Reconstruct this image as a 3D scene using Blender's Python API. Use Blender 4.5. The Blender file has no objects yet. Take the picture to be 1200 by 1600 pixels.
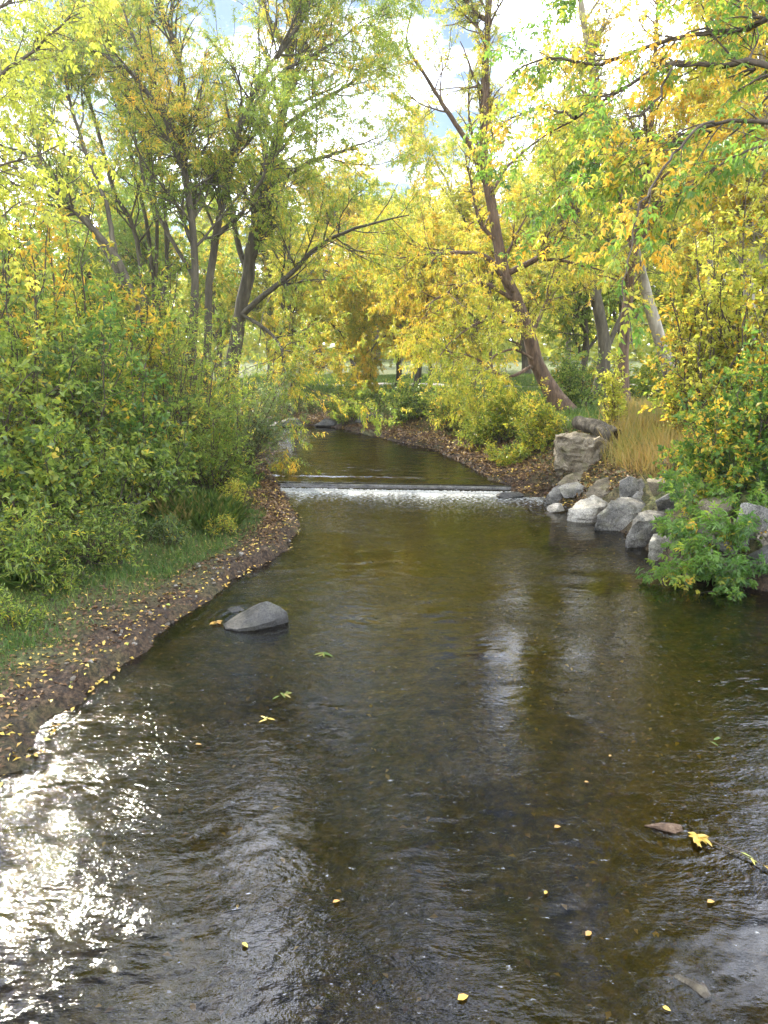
import bpy, math, random
import numpy as np
from mathutils import Vector

# ------------------------------------------------------------------ camera, sky, sun, exposure
scene = bpy.context.scene
COL = scene.collection
CAM_H, F_PX, HORIZON = 3.0, 1150.0, 540.0            # metres, focal length and horizon row for the 1200x1600 photo
PITCH = math.atan((800 - HORIZON) / F_PX)
cam_data = bpy.data.cameras.new("camera")
cam_data.sensor_fit = 'VERTICAL'; cam_data.sensor_height = 36.0; cam_data.sensor_width = 27.0
cam_data.lens = 36.0 * F_PX / 1600.0
cam_data.clip_start = 0.05; cam_data.clip_end = 3000
cam = bpy.data.objects.new("camera", cam_data); COL.objects.link(cam)
cam.location = (0, 0, CAM_H); cam.rotation_euler = (math.pi / 2 - PITCH, 0, 0)
scene.camera = cam

SUN_AZ, SUN_EL = math.radians(-29), math.radians(37)   # azimuth measured from +Y, negative = left
sun_dir = Vector((math.sin(SUN_AZ) * math.cos(SUN_EL), math.cos(SUN_AZ) * math.cos(SUN_EL), math.sin(SUN_EL)))
sd = bpy.data.lights.new("sun", 'SUN'); sd.energy = 5.0; sd.angle = math.radians(0.5); sd.color = (1.0, 0.91, 0.76)
so = bpy.data.objects.new("sun", sd); COL.objects.link(so)
so.rotation_euler = sun_dir.to_track_quat('Z', 'Y').to_euler(); so.location = (-20, 40, 40)

world = bpy.data.worlds.new("World"); scene.world = world; world.use_nodes = True
wn = world.node_tree; wn.nodes.clear()
def wnode(t, **k):
    n = wn.nodes.new(t)
    for a, b in k.items(): setattr(n, a, b)
    return n
sky = wnode('ShaderNodeTexSky'); sky.sky_type = 'NISHITA'; sky.sun_disc = False
sky.sun_elevation = SUN_EL; sky.sun_rotation = SUN_AZ; sky.air_density = 1.0; sky.dust_density = 0.0; sky.ozone_density = 1.5
tc = wnode('ShaderNodeTexCoord')
sep = wnode('ShaderNodeSeparateXYZ'); wn.links.new(tc.outputs['Generated'], sep.inputs[0])
zz = wnode('ShaderNodeMath', operation='ADD'); zz.inputs[1].default_value = 0.18; wn.links.new(sep.outputs[2], zz.inputs[0])
zm = wnode('ShaderNodeMath', operation='MAXIMUM'); zm.inputs[1].default_value = 0.05; wn.links.new(zz.outputs[0], zm.inputs[0])
vd = wnode('ShaderNodeVectorMath', operation='DIVIDE')
cmb = wnode('ShaderNodeCombineXYZ')
for i in range(3): wn.links.new(zm.outputs[0], cmb.inputs[i])
wn.links.new(tc.outputs['Generated'], vd.inputs[0]); wn.links.new(cmb.outputs[0], vd.inputs[1])
mp = wnode('ShaderNodeMapping'); mp.inputs['Location'].default_value = (4.985, 0.66, 0); mp.inputs['Scale'].default_value = (1, 1, 0)
wn.links.new(vd.outputs[0], mp.inputs[0])
cn = wnode('ShaderNodeTexNoise'); cn.inputs['Scale'].default_value = 1.5; cn.inputs['Detail'].default_value = 9; cn.inputs['Roughness'].default_value = 0.58
wn.links.new(mp.outputs[0], cn.inputs['Vector'])
cr = wnode('ShaderNodeValToRGB'); cr.color_ramp.elements[0].position = 0.44; cr.color_ramp.elements[1].position = 0.58
wn.links.new(cn.outputs['Fac'], cr.inputs[0])
cm = wnode('ShaderNodeMixRGB'); cm.inputs[2].default_value = (52, 55, 63, 1)
wn.links.new(cr.outputs[0], cm.inputs[0]); wn.links.new(sky.outputs[0], cm.inputs[1])
bg = wnode('ShaderNodeBackground'); bg.inputs[1].default_value = 0.075
wn.links.new(cm.outputs[0], bg.inputs[0])
wo = wnode('ShaderNodeOutputWorld'); wn.links.new(bg.outputs[0], wo.inputs[0])

scene.view_settings.view_transform = 'Standard'; scene.view_settings.look = 'None'
scene.view_settings.exposure = 1.0; scene.view_settings.gamma = 1.0
scene.render.engine = 'CYCLES'
cy = scene.cycles
cy.max_bounces = 6; cy.diffuse_bounces = 3; cy.glossy_bounces = 3; cy.transmission_bounces = 4; cy.transparent_max_bounces = 8
cy.caustics_reflective = False; cy.caustics_refractive = False
cy.sample_clamp_indirect = 6.0; cy.use_denoising = True; cy.denoiser = 'OPENIMAGEDENOISE'; cy.denoising_prefilter = 'ACCURATE'

# ------------------------------------------------------------------ maths helpers
sp_, cp_ = math.sin(PITCH), math.cos(PITCH)
def ray(px, py):
    x, u = (px - 600) / F_PX, (800 - py) / F_PX
    return np.array([x, cp_ + u * sp_, -sp_ + u * cp_])
def on(px, py, z=0.0):                      # point of a photo pixel on the level plane z
    d = ray(px, py); t = (z - CAM_H) / d[2]
    return np.array([0, 0, CAM_H]) + d * t
def at(px, py, Y):                          # point of a photo pixel at distance Y along the creek
    d = ray(px, py); return np.array([0, 0, CAM_H]) + d * (Y / d[1])

def _h(ix, iy, iz, seed):
    n = (ix.astype(np.int64) * 374761393 + iy.astype(np.int64) * 668265263 + iz.astype(np.int64) * 2147483647 + seed * 974634777) & 0xFFFFFFFF
    n = ((n ^ (n >> 13)) * 1274126177) & 0xFFFFFFFF
    n = ((n ^ (n >> 16)) * 2246822519) & 0xFFFFFFFF
    return ((n ^ (n >> 15)) & 0xFFFFFF) / float(0xFFFFFF)
def vnoise(p, seed=0):                      # 3-D value noise, 0..1
    p = np.asarray(p, float); i = np.floor(p).astype(np.int64); f = p - i; f = f * f * (3 - 2 * f)
    r = 0
    for dx in (0, 1):
        for dy in (0, 1):
            for dz in (0, 1):
                w = (f[..., 0] if dx else 1 - f[..., 0]) * (f[..., 1] if dy else 1 - f[..., 1]) * (f[..., 2] if dz else 1 - f[..., 2])
                r = r + w * _h(i[..., 0] + dx, i[..., 1] + dy, i[..., 2] + dz, seed)
    return r
def fbm(p, octs=4, seed=0, gain=0.5):
    p = np.asarray(p, float); s = 0; a = 1.0; tot = 0
    for k in range(octs):
        s = s + a * (vnoise(p * 2 ** k + 17.3 * k, seed + k) - 0.5); tot += a; a *= gain
    return s / tot * 2                       # about -1..1
def sstep(a, b, x):
    t = np.clip((x - a) / (b - a), 0, 1); return t * t * (3 - 2 * t)
def unit(v): return v / np.maximum(np.linalg.norm(v, axis=-1, keepdims=True), 1e-9)

# ------------------------------------------------------------------ object helpers
def tag(o, label=None, cat=None, group=None, kind=None):
    if label: o['label'] = label
    if cat: o['category'] = cat
    if group: o['group'] = group
    if kind: o['kind'] = kind
    return o
def empty(name, loc, label, cat, group=None):
    o = bpy.data.objects.new(name, None); COL.objects.link(o); o.location = [float(a) for a in loc]; o.empty_display_size = 0.2
    return tag(o, label, cat, group)
def mesh_from(name, verts, faces, mat, parent=None, smooth=False, tint=None, loc=None, extra=None):
    """faces: (n,k) int array, or a list of such arrays."""
    me = bpy.data.meshes.new(name)
    if isinstance(faces, np.ndarray): faces = [faces]
    faces = [f for f in faces if len(f)]
    verts = np.asarray(verts, np.float32)
    if loc is not None: verts = verts - np.asarray(loc, np.float32)
    me.vertices.add(len(verts)); me.vertices.foreach_set('co', verts.ravel())
    nl = sum(f.size for f in faces); npoly = sum(len(f) for f in faces)
    me.loops.add(nl); me.polygons.add(npoly)
    me.loops.foreach_set('vertex_index', np.concatenate([f.ravel() for f in faces]).astype(np.int32))
    tot = np.concatenate([np.full(len(f), f.shape[1], np.int32) for f in faces])
    st = np.concatenate([[0], np.cumsum(tot)[:-1]]).astype(np.int32)
    me.polygons.foreach_set('loop_start', st); me.polygons.foreach_set('loop_total', tot)
    if smooth: me.polygons.foreach_set('use_smooth', np.ones(npoly, bool))
    me.update(calc_edges=True)
    if tint is not None:
        a = me.attributes.new('tint', 'FLOAT', 'FACE'); a.data.foreach_set('value', np.asarray(tint, np.float32))
    for k, v in (extra or {}).items():
        a = me.attributes.new(k, 'FLOAT', 'POINT'); a.data.foreach_set('value', np.asarray(v, np.float32))
    me.materials.append(mat)
    o = bpy.data.objects.new(name, me); COL.objects.link(o)
    if parent is not None: o.parent = parent
    return o

# ------------------------------------------------------------------ materials
def new_mat(name):
    m = bpy.data.materials.new(name); m.use_nodes = True
    nt = m.node_tree; nt.nodes.clear()
    def N(t, **k):
        n = nt.nodes.new(t)
        for a, b in k.items():
            if a.startswith('i_'): n.inputs[a[2:].replace('_', ' ')].default_value = b
            else: setattr(n, a, b)
        return n
    def Lk(a, b): nt.links.new(a, b)
    out = N('ShaderNodeOutputMaterial')
    return m, N, Lk, out
def ramp(N, stops, interp='LINEAR'):
    r = N('ShaderNodeValToRGB'); cr = r.color_ramp; cr.interpolation = interp
    while len(cr.elements) > 1: cr.elements.remove(cr.elements[-1])
    cr.elements[0].position = stops[0][0]; cr.elements[0].color = (*stops[0][1], 1)
    for p, c in stops[1:]:
        e = cr.elements.new(p); e.color = (*c, 1)
    return r
def leaf_mat(name, stops, trans=0.56, rough=0.45, tsat=1.7):
    m, N, L, out = new_mat(name)
    a = N('ShaderNodeAttribute', attribute_name='tint')
    r = ramp(N, stops); L(a.outputs['Fac'], r.inputs[0])
    p = N('ShaderNodeBsdfPrincipled'); p.inputs['Roughness'].default_value = rough; p.inputs['Specular IOR Level'].default_value = 0.45
    L(r.outputs[0], p.inputs['Base Color'])
    g = N('ShaderNodeVectorMath', operation='SCALE'); g.inputs['Scale'].default_value = tsat; L(r.outputs[0], g.inputs[0])
    t = N('ShaderNodeBsdfTranslucent'); L(g.outputs[0], t.inputs['Color'])
    mx = N('ShaderNodeMixShader'); mx.inputs[0].default_value = trans
    L(p.outputs[0], mx.inputs[1]); L(t.outputs[0], mx.inputs[2]); L(mx.outputs[0], out.inputs[0])
    return m
GREEN = (0.07, 0.135, 0.022); MGREEN = (0.15, 0.22, 0.03); YGREEN = (0.31, 0.34, 0.04); YEL = (0.56, 0.44, 0.055); GOLD = (0.62, 0.39, 0.04); ORG = (0.50, 0.20, 0.03)
DGREEN = (0.06, 0.12, 0.025); GLAUC = (0.14, 0.20, 0.09)
M = {}
M['willow'] = leaf_mat('willow_leaf', [(0, MGREEN), (0.35, (0.21, 0.29, 0.04)), (0.62, YGREEN), (0.82, YEL), (1, GOLD)])
M['yellow'] = leaf_mat('yellow_leaf', [(0, MGREEN), (0.25, YGREEN), (0.55, (0.40, 0.38, 0.035)), (0.8, YEL), (1, GOLD)])
M['gold'] = leaf_mat('gold_leaf', [(0, YGREEN), (0.4, (0.43, 0.42, 0.06)), (0.8, (0.58, 0.51, 0.08)), (1, GOLD)])
M['shrub'] = leaf_mat('shrub_leaf', [(0, (0.07, 0.12, 0.025)), (0.3, (0.19, 0.27, 0.05)), (0.65, (0.30, 0.36, 0.06)), (0.88, YGREEN), (1, YEL)], rough=0.26)
M['ash'] = leaf_mat('ash_leaf', [(0, (0.07, 0.15, 0.03)), (0.5, (0.14, 0.25, 0.035)), (0.75, (0.26, 0.32, 0.035)), (0.88, YEL), (1, GOLD)], rough=0.4)
M['glauc'] = leaf_mat('glaucous_leaf', [(0, MGREEN), (0.5, GLAUC), (0.85, (0.2, 0.26, 0.08)), (1, YEL)], rough=0.4)
M['grass'] = leaf_mat('grass_blade', [(0, (0.05, 0.11, 0.02)), (0.6, (0.11, 0.19, 0.03)), (0.85, (0.25, 0.27, 0.05)), (1, (0.4, 0.32, 0.1))], trans=0.35, tsat=1.2)
M['ochre'] = leaf_mat('ochre_grass', [(0, (0.12, 0.16, 0.03)), (0.4, (0.28, 0.24, 0.06)), (1, (0.40, 0.25, 0.08))], trans=0.3, tsat=1.1)
M['litter'] = leaf_mat('litter_leaf', [(0, (0.05, 0.026, 0.013)), (0.45, (0.13, 0.066, 0.027)), (0.7, (0.24, 0.14, 0.055)), (0.86, (0.5, 0.33, 0.1)), (1, (0.62, 0.44, 0.06))], trans=0.1, rough=0.6, tsat=1.0)
M['brightlitter'] = leaf_mat('fresh_fallen_leaf', [(0, (0.4, 0.22, 0.06)), (0.4, (0.6, 0.4, 0.07)), (0.8, (0.62, 0.5, 0.1)), (1, (0.35, 0.4, 0.08))], trans=0.1, rough=0.4, tsat=1.0)

def bark_mat(name, c1, c2, c3, scale=9, bump=0.5):
    m, N, L, out = new_mat(name)
    t = N('ShaderNodeTexCoord'); mp = N('ShaderNodeMapping'); mp.inputs['Scale'].default_value = (1, 1, 0.22)
    L(t.outputs['Object'], mp.inputs[0])
    n1 = N('ShaderNodeTexNoise', i_Scale=scale, i_Detail=8.0, i_Roughness=0.65); L(mp.outputs[0], n1.inputs['Vector'])
    v = N('ShaderNodeTexVoronoi', i_Scale=scale * 1.6); v.feature = 'DISTANCE_TO_EDGE'; L(mp.outputs[0], v.inputs['Vector'])
    n2 = N('ShaderNodeTexNoise', i_Scale=1.6, i_Detail=4.0); L(t.outputs['Object'], n2.inputs['Vector'])
    r = ramp(N, [(0.3, c1), (0.55, c2), (0.75, c3)]); L(n1.outputs['Fac'], r.inputs[0])
    mx = N('ShaderNodeMixRGB', blend_type='MULTIPLY'); mx.inputs[0].default_value = 0.55
    r2 = ramp(N, [(0.3, (0.5, 0.5, 0.42)), (0.65, (1, 1, 1))]); L(n2.outputs['Fac'], r2.inputs[0])
    L(r.outputs[0], mx.inputs[1]); L(r2.outputs[0], mx.inputs[2])
    p = N('ShaderNodeBsdfPrincipled'); p.inputs['Roughness'].default_value = 0.85; L(mx.outputs[0], p.inputs['Base Color'])
    ad = N('ShaderNodeMath', operation='MULTIPLY_ADD'); ad.inputs[1].default_value = 0.6; L(v.outputs['Distance'], ad.inputs[0]); L(n1.outputs['Fac'], ad.inputs[2])
    b = N('ShaderNodeBump'); b.inputs['Strength'].default_value = bump; b.inputs['Distance'].default_value = 0.05; L(ad.outputs[0], b.inputs['Height'])
    L(b.outputs[0], p.inputs['Normal']); L(p.outputs[0], out.inputs[0])
    return m
M['bark'] = bark_mat('willow_bark', (0.035, 0.028, 0.017), (0.10, 0.083, 0.052), (0.18, 0.155, 0.10), 8, 0.8)
M['barkred'] = bark_mat('brown_bark', (0.05, 0.03, 0.018), (0.16, 0.10, 0.06), (0.26, 0.18, 0.11), 10, 0.8)
M['pale'] = bark_mat('pale_bark', (0.12, 0.10, 0.07), (0.32, 0.28, 0.21), (0.48, 0.44, 0.35), 6, 0.4)
M['twig'] = bark_mat('twig_bark', (0.04, 0.03, 0.02), (0.09, 0.065, 0.04), (0.15, 0.11, 0.07), 12, 0.3)
M['bark2'] = bark_mat('dead_log_bark', (0.035, 0.028, 0.018), (0.11, 0.09, 0.06), (0.24, 0.21, 0.15), 15, 1.0)
M['drift'] = bark_mat('weathered_wood', (0.10, 0.08, 0.055), (0.28, 0.24, 0.18), (0.42, 0.38, 0.30), 14, 0.8)

def stone_mat(name, c1, c2, c3, moss=0.25):
    m, N, L, out = new_mat(name)
    t = N('ShaderNodeTexCoord'); g = N('ShaderNodeNewGeometry')
    oi = N('ShaderNodeObjectInfo')
    ad = N('ShaderNodeVectorMath', operation='ADD'); L(g.outputs['Position'], ad.inputs[0]); L(oi.outputs['Random'], ad.inputs[1])
    n1 = N('ShaderNodeTexNoise', i_Scale=3.0, i_Detail=10.0, i_Roughness=0.7); L(ad.outputs[0], n1.inputs['Vector'])
    n2 = N('ShaderNodeTexNoise', i_Scale=60.0, i_Detail=3.0); L(ad.outputs[0], n2.inputs['Vector'])
    n3 = N('ShaderNodeTexNoise', i_Scale=5.0, i_Detail=6.0); L(g.outputs['Position'], n3.inputs['Vector'])
    r = ramp(N, [(0.36, c1), (0.5, c2), (0.64, c3)]); L(n1.outputs['Fac'], r.inputs[0])
    sp = ramp(N, [(0.36, (0.45, 0.44, 0.42)), (0.5, (1, 1, 1)), (0.64, (1.4, 1.38, 1.3))]); L(n2.outputs['Fac'], sp.inputs[0])
    mu = N('ShaderNodeMixRGB', blend_type='MULTIPLY'); mu.inputs[0].default_value = 0.9; L(r.outputs[0], mu.inputs[1]); L(sp.outputs[0], mu.inputs[2])
    mr = ramp(N, [(0.52, (0, 0, 0)), (0.68, (moss, moss, moss))]); L(n3.outputs['Fac'], mr.inputs[0])
    mm = N('ShaderNodeMixRGB'); L(mr.outputs[0], mm.inputs[0]); L(mu.outputs[0], mm.inputs[1]); mm.inputs[2].default_value = (0.16, 0.15, 0.06, 1)
    p = N('ShaderNodeBsdfPrincipled'); p.inputs['Roughness'].default_value = 0.75; L(mm.outputs[0], p.inputs['Base Color'])
    b = N('ShaderNodeBump'); b.inputs['Strength'].default_value = 1.0; b.inputs['Distance'].default_value = 0.09; L(n1.outputs['Fac'], b.inputs['Height'])
    b2 = N('ShaderNodeBump'); b2.inputs['Strength'].default_value = 0.4; b2.inputs['Distance'].default_value = 0.004; L(n2.outputs['Fac'], b2.inputs['Height']); L(b.outputs[0], b2.inputs['Normal'])
    L(b2.outputs[0], p.inputs['Normal']); L(p.outputs[0], out.inputs[0])
    return m
M['lightstone'] = stone_mat('light_granite', (0.20, 0.185, 0.155), (0.36, 0.335, 0.285), (0.50, 0.47, 0.40), 0.15)
M['greystone'] = stone_mat('grey_granite', (0.075, 0.071, 0.062), (0.17, 0.162, 0.142), (0.30, 0.285, 0.25), 0.3)
M['tanstone'] = stone_mat('tan_rock', (0.07, 0.056, 0.036), (0.17, 0.14, 0.092), (0.30, 0.255, 0.18), 0.55)
M['wetstone'] = stone_mat('wet_dark_rock', (0.022, 0.021, 0.019), (0.05, 0.048, 0.042), (0.10, 0.095, 0.082), 0.1)
M['concrete'] = stone_mat('stained_concrete', (0.05, 0.05, 0.045), (0.11, 0.105, 0.09), (0.17, 0.165, 0.15), 0.3)
M['wetstone'].node_tree.nodes['Principled BSDF'].inputs['Roughness'].default_value = 0.5

def simple_mat(name, col, rough=0.8):
    m, N, L, out = new_mat(name)
    t = N('ShaderNodeTexCoord'); n = N('ShaderNodeTexNoise', i_Scale=20.0, i_Detail=5.0); L(t.outputs['Object'], n.inputs['Vector'])
    r = ramp(N, [(0.3, tuple(c * 0.6 for c in col)), (0.7, tuple(min(1, c * 1.2) for c in col))]); L(n.outputs['Fac'], r.inputs[0])
    p = N('ShaderNodeBsdfPrincipled'); p.inputs['Roughness'].default_value = rough; L(r.outputs[0], p.inputs['Base Color']); L(p.outputs[0], out.inputs[0])
    return m
M['darkhole'] = simple_mat('hollow_dark_brown', (0.03, 0.022, 0.015))  # near-black brown for the inside of the log's open end
M['path'] = simple_mat('gravel_path', (0.42, 0.38, 0.33), 0.9)

# ------------------------------------------------------------------ creek outline (world metres) from the photo's waterline
UP = 0.15                                    # level of the pool above the weir
# (x, y, shelf width, shelf slope, rise height, rise width)
def c(px, py, z, *prm): p = on(px, py, z); return (p[0], p[1], *prm)
LB = (2.6, .09, .55, 4.0); LT = (1.4, .16, .6, 3.0); RK = (0.25, .5, .95, 2.2); FB = (1.3, .10, .75, 2.2)
contour = [(-9, -6, *LB), (-5.2, 0, *LB), (-3.7, 3.2, *LB),
           c(0, 1215, 0, *LB), c(45, 1190, 0, *LB), c(62, 1150, 0, *LB), c(110, 1105, 0, *LB), c(165, 1055, 0, *LB), c(235, 1000, 0, *LB), c(300, 952, 0, *LB),
           c(360, 905, 0, *LB), c(410, 880, 0, *LB), c(448, 858, 0, *LT), c(464, 825, 0, *LT), c(458, 790, 0, *LT), c(440, 765, 0, *LT),
           c(425, 748, UP, *LT), c(422, 728, UP, *LT), c(430, 706, UP, *LT), c(415, 690, UP, *LT), c(395, 678, UP, *LT), (-8, 27.0, *LT), (-22, 31, *LT),
           (-22, 36, *FB), (-9, 31.5, *FB), c(430, 659, UP, *FB), c(520, 667, UP, *FB), c(600, 684, UP, *FB), c(680, 704, UP, *FB), c(722, 722, UP, *FB), c(765, 746, UP, *FB), c(800, 757, UP, *FB),
           c(812, 776, 0, *FB), c(850, 776, 0, *RK), c(885, 792, 0, *RK), c(935, 815, 0, *RK), c(985, 835, 0, *RK), c(1010, 862, 0, *RK), c(1040, 888, 0, *RK), c(1120, 905, 0, *RK), c(1200, 922, 0, *RK),
           (5.9, 7.2, *RK), (6.6, 3.5, *RK), (9, -6, *RK)]
CT = np.array(contour)
def sdf(x, y):
    """signed distance to the waterline (positive on land) and blended bank parameters"""
    sh = x.shape; x = x.ravel(); y = y.ravel()
    best = np.full(x.shape, 1e9); inside = np.zeros(x.shape, bool); W = np.zeros(x.shape); Pm = np.zeros((len(x), 4))
    n = len(CT)
    for i in range(n):
        a, b = CT[i], CT[(i + 1) % n]
        dx, dy = b[0] - a[0], b[1] - a[1]; l2 = dx * dx + dy * dy + 1e-9
        t = np.clip(((x - a[0]) * dx + (y - a[1]) * dy) / l2, 0, 1)
        d = np.hypot(x - a[0] - t * dx, y - a[1] - t * dy)
        best = np.minimum(best, d)
        if i < n - 1:
            w = 1 / (d + 0.05) ** 3 * math.sqrt(l2); W += w
            Pm += w[:, None] * (a[None, 2:] * (1 - t[:, None]) + b[None, 2:] * t[:, None])
        cond = ((a[1] > y) != (b[1] > y))
        xi = a[0] + (y - a[1]) / (dy if abs(dy) > 1e-12 else 1e-12) * dx
        inside ^= cond & (x < xi)
    d = np.where(inside, -best, best)
    return d.reshape(sh), (Pm / W[:, None]).reshape(sh + (4,))
WA, WB = on(425, 751, UP)[:2], on(802, 757, UP)[:2]          # the weir crest
wdir = (WB - WA) / np.linalg.norm(WB - WA); wnrm = np.array([-wdir[1], wdir[0]])
if wnrm[1] < 0: wnrm = -wnrm
def weir_s(x, y): return (x - WA[0]) * wnrm[0] + (y - WA[1]) * wnrm[1]
def level(x, y):
    s = weir_s(x, y)
    return (UP - 0.02) * sstep(-0.09, 0.03, s) + 0.02 * sstep(0.62, 0.75, s)
def height(x, y):
    x = np.asarray(x, float); y = np.asarray(y, float)
    p = np.stack([x, y, np.zeros_like(x)], -1)
    d, prm = sdf(x, y)
    dn = d + 0.16 * fbm(p * 1.7, 3, 5) + 0.08 * fbm(p * 6, 2, 9)
    sw, ss, rh, rw = [prm[..., k] for k in range(4)]
    land = (0.11 + .05 * fbm(p * 1.3, 2, 8)) * sstep(0, 0.12, dn) + ss * np.clip(dn, 0, None).clip(None, 99) * (1 - sstep(sw, sw + 2, dn)) + ss * sw * sstep(sw, sw + 2, dn) + rh * sstep(sw * 0.6, sw + rw, dn)
    land = land + .09 * fbm(p * 4.0, 4, 27) * sstep(0, .1, dn) * (1 - sstep(.3, .9, dn))
    land = land + 0.035 * fbm(p * 3.1, 4, 21) * sstep(0, 0.5, dn) + 0.16 * fbm(p * 0.45, 3, 33) * sstep(1, 5, dn)
    land = land + 0.006 * np.clip(np.hypot(x, y) - 40, 0, 400)
    dep = -0.06 * sstep(0, 0.1, -dn) - 0.30 * sstep(0, 2.2, -dn) - 0.05 * fbm(p * 2.3, 4, 41) * sstep(0, 0.6, -dn)
    s = weir_s(x, y)
    dep = dep - 0.0 * s
    z = np.where(dn > 0, land, dep)
    lv = UP * sstep(-0.22, -0.12, s) * np.where(d < 0, 0, 1) + UP * sstep(0.0, 0.1, s) * np.where(d < 0, 1, 0)
    return z + lv
def gz(x, y): return float(height(np.array([x]), np.array([y]))[0])
def ground(px, py):                          # where a photo pixel meets the ground
    d = ray(px, py); ts = np.linspace(3, 90, 1800) if d[2] > -0.2 else np.linspace(2, 30, 1800)
    X, Y, Z = d[0] * ts, d[1] * ts, CAM_H + d[2] * ts
    h = np.maximum(height(X, Y), level(X, Y) * (sdf(X, Y)[0] < 0))
    k = np.argmax(Z <= h) if (Z <= h).any() else len(ts) - 1
    return np.array([X[k], Y[k], h[k]])

# ------------------------------------------------------------------ ground sheet
def axis(parts):
    out = []
    for a, b, s0, s1 in parts:
        n = max(2, int(round(2 * (b - a) / (s0 + s1)))); t = np.linspace(0, 1, n, endpoint=False)
        r = s1 / s0; u = t if abs(r - 1) < 1e-3 else (r ** t - 1) / (r - 1)
        out.append(a + (b - a) * u)
    out.append(np.array([parts[-1][1]])); return np.concatenate(out)
def grid(xs, ys):
    X, Y = np.meshgrid(xs, ys); nx, ny = len(xs), len(ys)
    i = np.arange(nx * ny).reshape(ny, nx)
    F = np.stack([i[:-1, :-1], i[:-1, 1:], i[1:, 1:], i[1:, :-1]], -1).reshape(-1, 4)
    return X, Y, F
gx = axis([(-900, -60, 120, 8), (-60, -12, 5, .35), (-12, -6, .3, .06), (-6, 6, .055, .055), (6, 12, .06, .3), (12, 60, .35, 5), (60, 900, 8, 120)])
gy = axis([(-60, -6, 8, .5), (-6, 2.5, .4, .06), (2.5, 12, .05, .06), (12, 32, .07, .14), (32, 60, .2, 2), (60, 1400, 3, 150)])
X, Y, Fg = grid(gx, gy)
Z = height(X, Y); D, _ = sdf(X, Y)
def ground_mat():
    m, N, L, out = new_mat('bank_soil')
    g = N('ShaderNodeNewGeometry'); a = N('ShaderNodeAttribute', attribute_name='shore')
    n1 = N('ShaderNodeTexNoise', i_Scale=1.3, i_Detail=8.0, i_Roughness=0.62); L(g.outputs['Position'], n1.inputs['Vector'])
    n2 = N('ShaderNodeTexNoise', i_Scale=22.0, i_Detail=6.0, i_Roughness=0.7); L(g.outputs['Position'], n2.inputs['Vector'])
    n3 = N('ShaderNodeTexNoise', i_Scale=6.0, i_Detail=6.0, i_Roughness=0.7); L(g.outputs['Position'], n3.inputs['Vector'])
    v = N('ShaderNodeTexVoronoi', i_Scale=16.0); L(g.outputs['Position'], v.inputs['Vector'])
    soil = ramp(N, [(0.38, (0.012, 0.007, 0.003)), (0.5, (0.042, 0.024, 0.011)), (0.62, (0.10, 0.062, 0.032))]); L(n2.outputs['Fac'], soil.inputs[0])
    turf = ramp(N, [(0.38, (0.035, 0.05, 0.012)), (0.5, (0.09, 0.12, 0.025)), (0.62, (0.19, 0.18, 0.05))]); L(n2.outputs['Fac'], turf.inputs[0])
    # turf away from the water's edge, broken up by noise
    s1 = N('ShaderNodeMath', operation='MULTIPLY_ADD'); s1.inputs[1].default_value = 0.5; L(a.outputs['Fac'], s1.inputs[0])
    off = N('ShaderNodeMath', operation='MULTIPLY_ADD'); off.inputs[1].default_value = 2.0; off.inputs[2].default_value = -0.98; L(n1.outputs['Fac'], off.inputs[0]); L(off.outputs[0], s1.inputs[2])
    cl = N('ShaderNodeClamp'); L(s1.outputs[0], cl.inputs[0])
    mx = N('ShaderNodeMixRGB'); L(cl.outputs[0], mx.inputs[0]); L(soil.outputs[0], mx.inputs[1]); L(turf.outputs[0], mx.inputs[2])
    # stream bed: pebbles, silt and weed, only below the waterline
    bed = ramp(N, [(0.25, (0.016, 0.014, 0.006)), (0.42, (0.07, 0.056, 0.014)), (0.55, (0.19, 0.14, 0.026)), (0.75, (0.34, 0.24, 0.05))]); L(n3.outputs['Fac'], bed.inputs[0])
    peb = ramp(N, [(0.0, (1.3, 1.25, 1.1)), (0.5, (0.8, 0.8, 0.8)), (0.8, (0.4, 0.4, 0.4))]); L(v.outputs['Distance'], peb.inputs[0])
    bm = N('ShaderNodeMixRGB', blend_type='MULTIPLY'); bm.inputs[0].default_value = 0.8; L(bed.outputs[0], bm.inputs[1]); L(peb.outputs[0], bm.inputs[2])
    und = N('ShaderNodeMath', operation='LESS_THAN'); und.inputs[1].default_value = -0.14; L(a.outputs['Fac'], und.inputs[0])
    mb = N('ShaderNodeMixRGB'); L(und.outputs[0], mb.inputs[0]); L(mx.outputs[0], mb.inputs[1]); L(bm.outputs[0], mb.inputs[2])
    p = N('ShaderNodeBsdfPrincipled'); p.inputs['Roughness'].default_value = 0.9; L(mb.outputs[0], p.inputs['Base Color'])
    hh = N('ShaderNodeMath', operation='ADD'); L(n2.outputs['Fac'], hh.inputs[0]); L(n3.outputs['Fac'], hh.inputs[1])
    b = N('ShaderNodeBump'); b.inputs['Strength'].default_value = 0.8; b.inputs['Distance'].default_value = 0.05; L(hh.outputs[0], b.inputs['Height']); L(b.outputs[0], p.inputs['Normal'])
    L(p.outputs[0], out.inputs[0]); return m
M['ground'] = ground_mat()
gr = mesh_from('ground', np.stack([X, Y, Z], -1).reshape(-1, 3), Fg, M['ground'], smooth=True, extra={'shore': np.clip(D, -3, 30).ravel()})
tag(gr, kind='structure')

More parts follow.
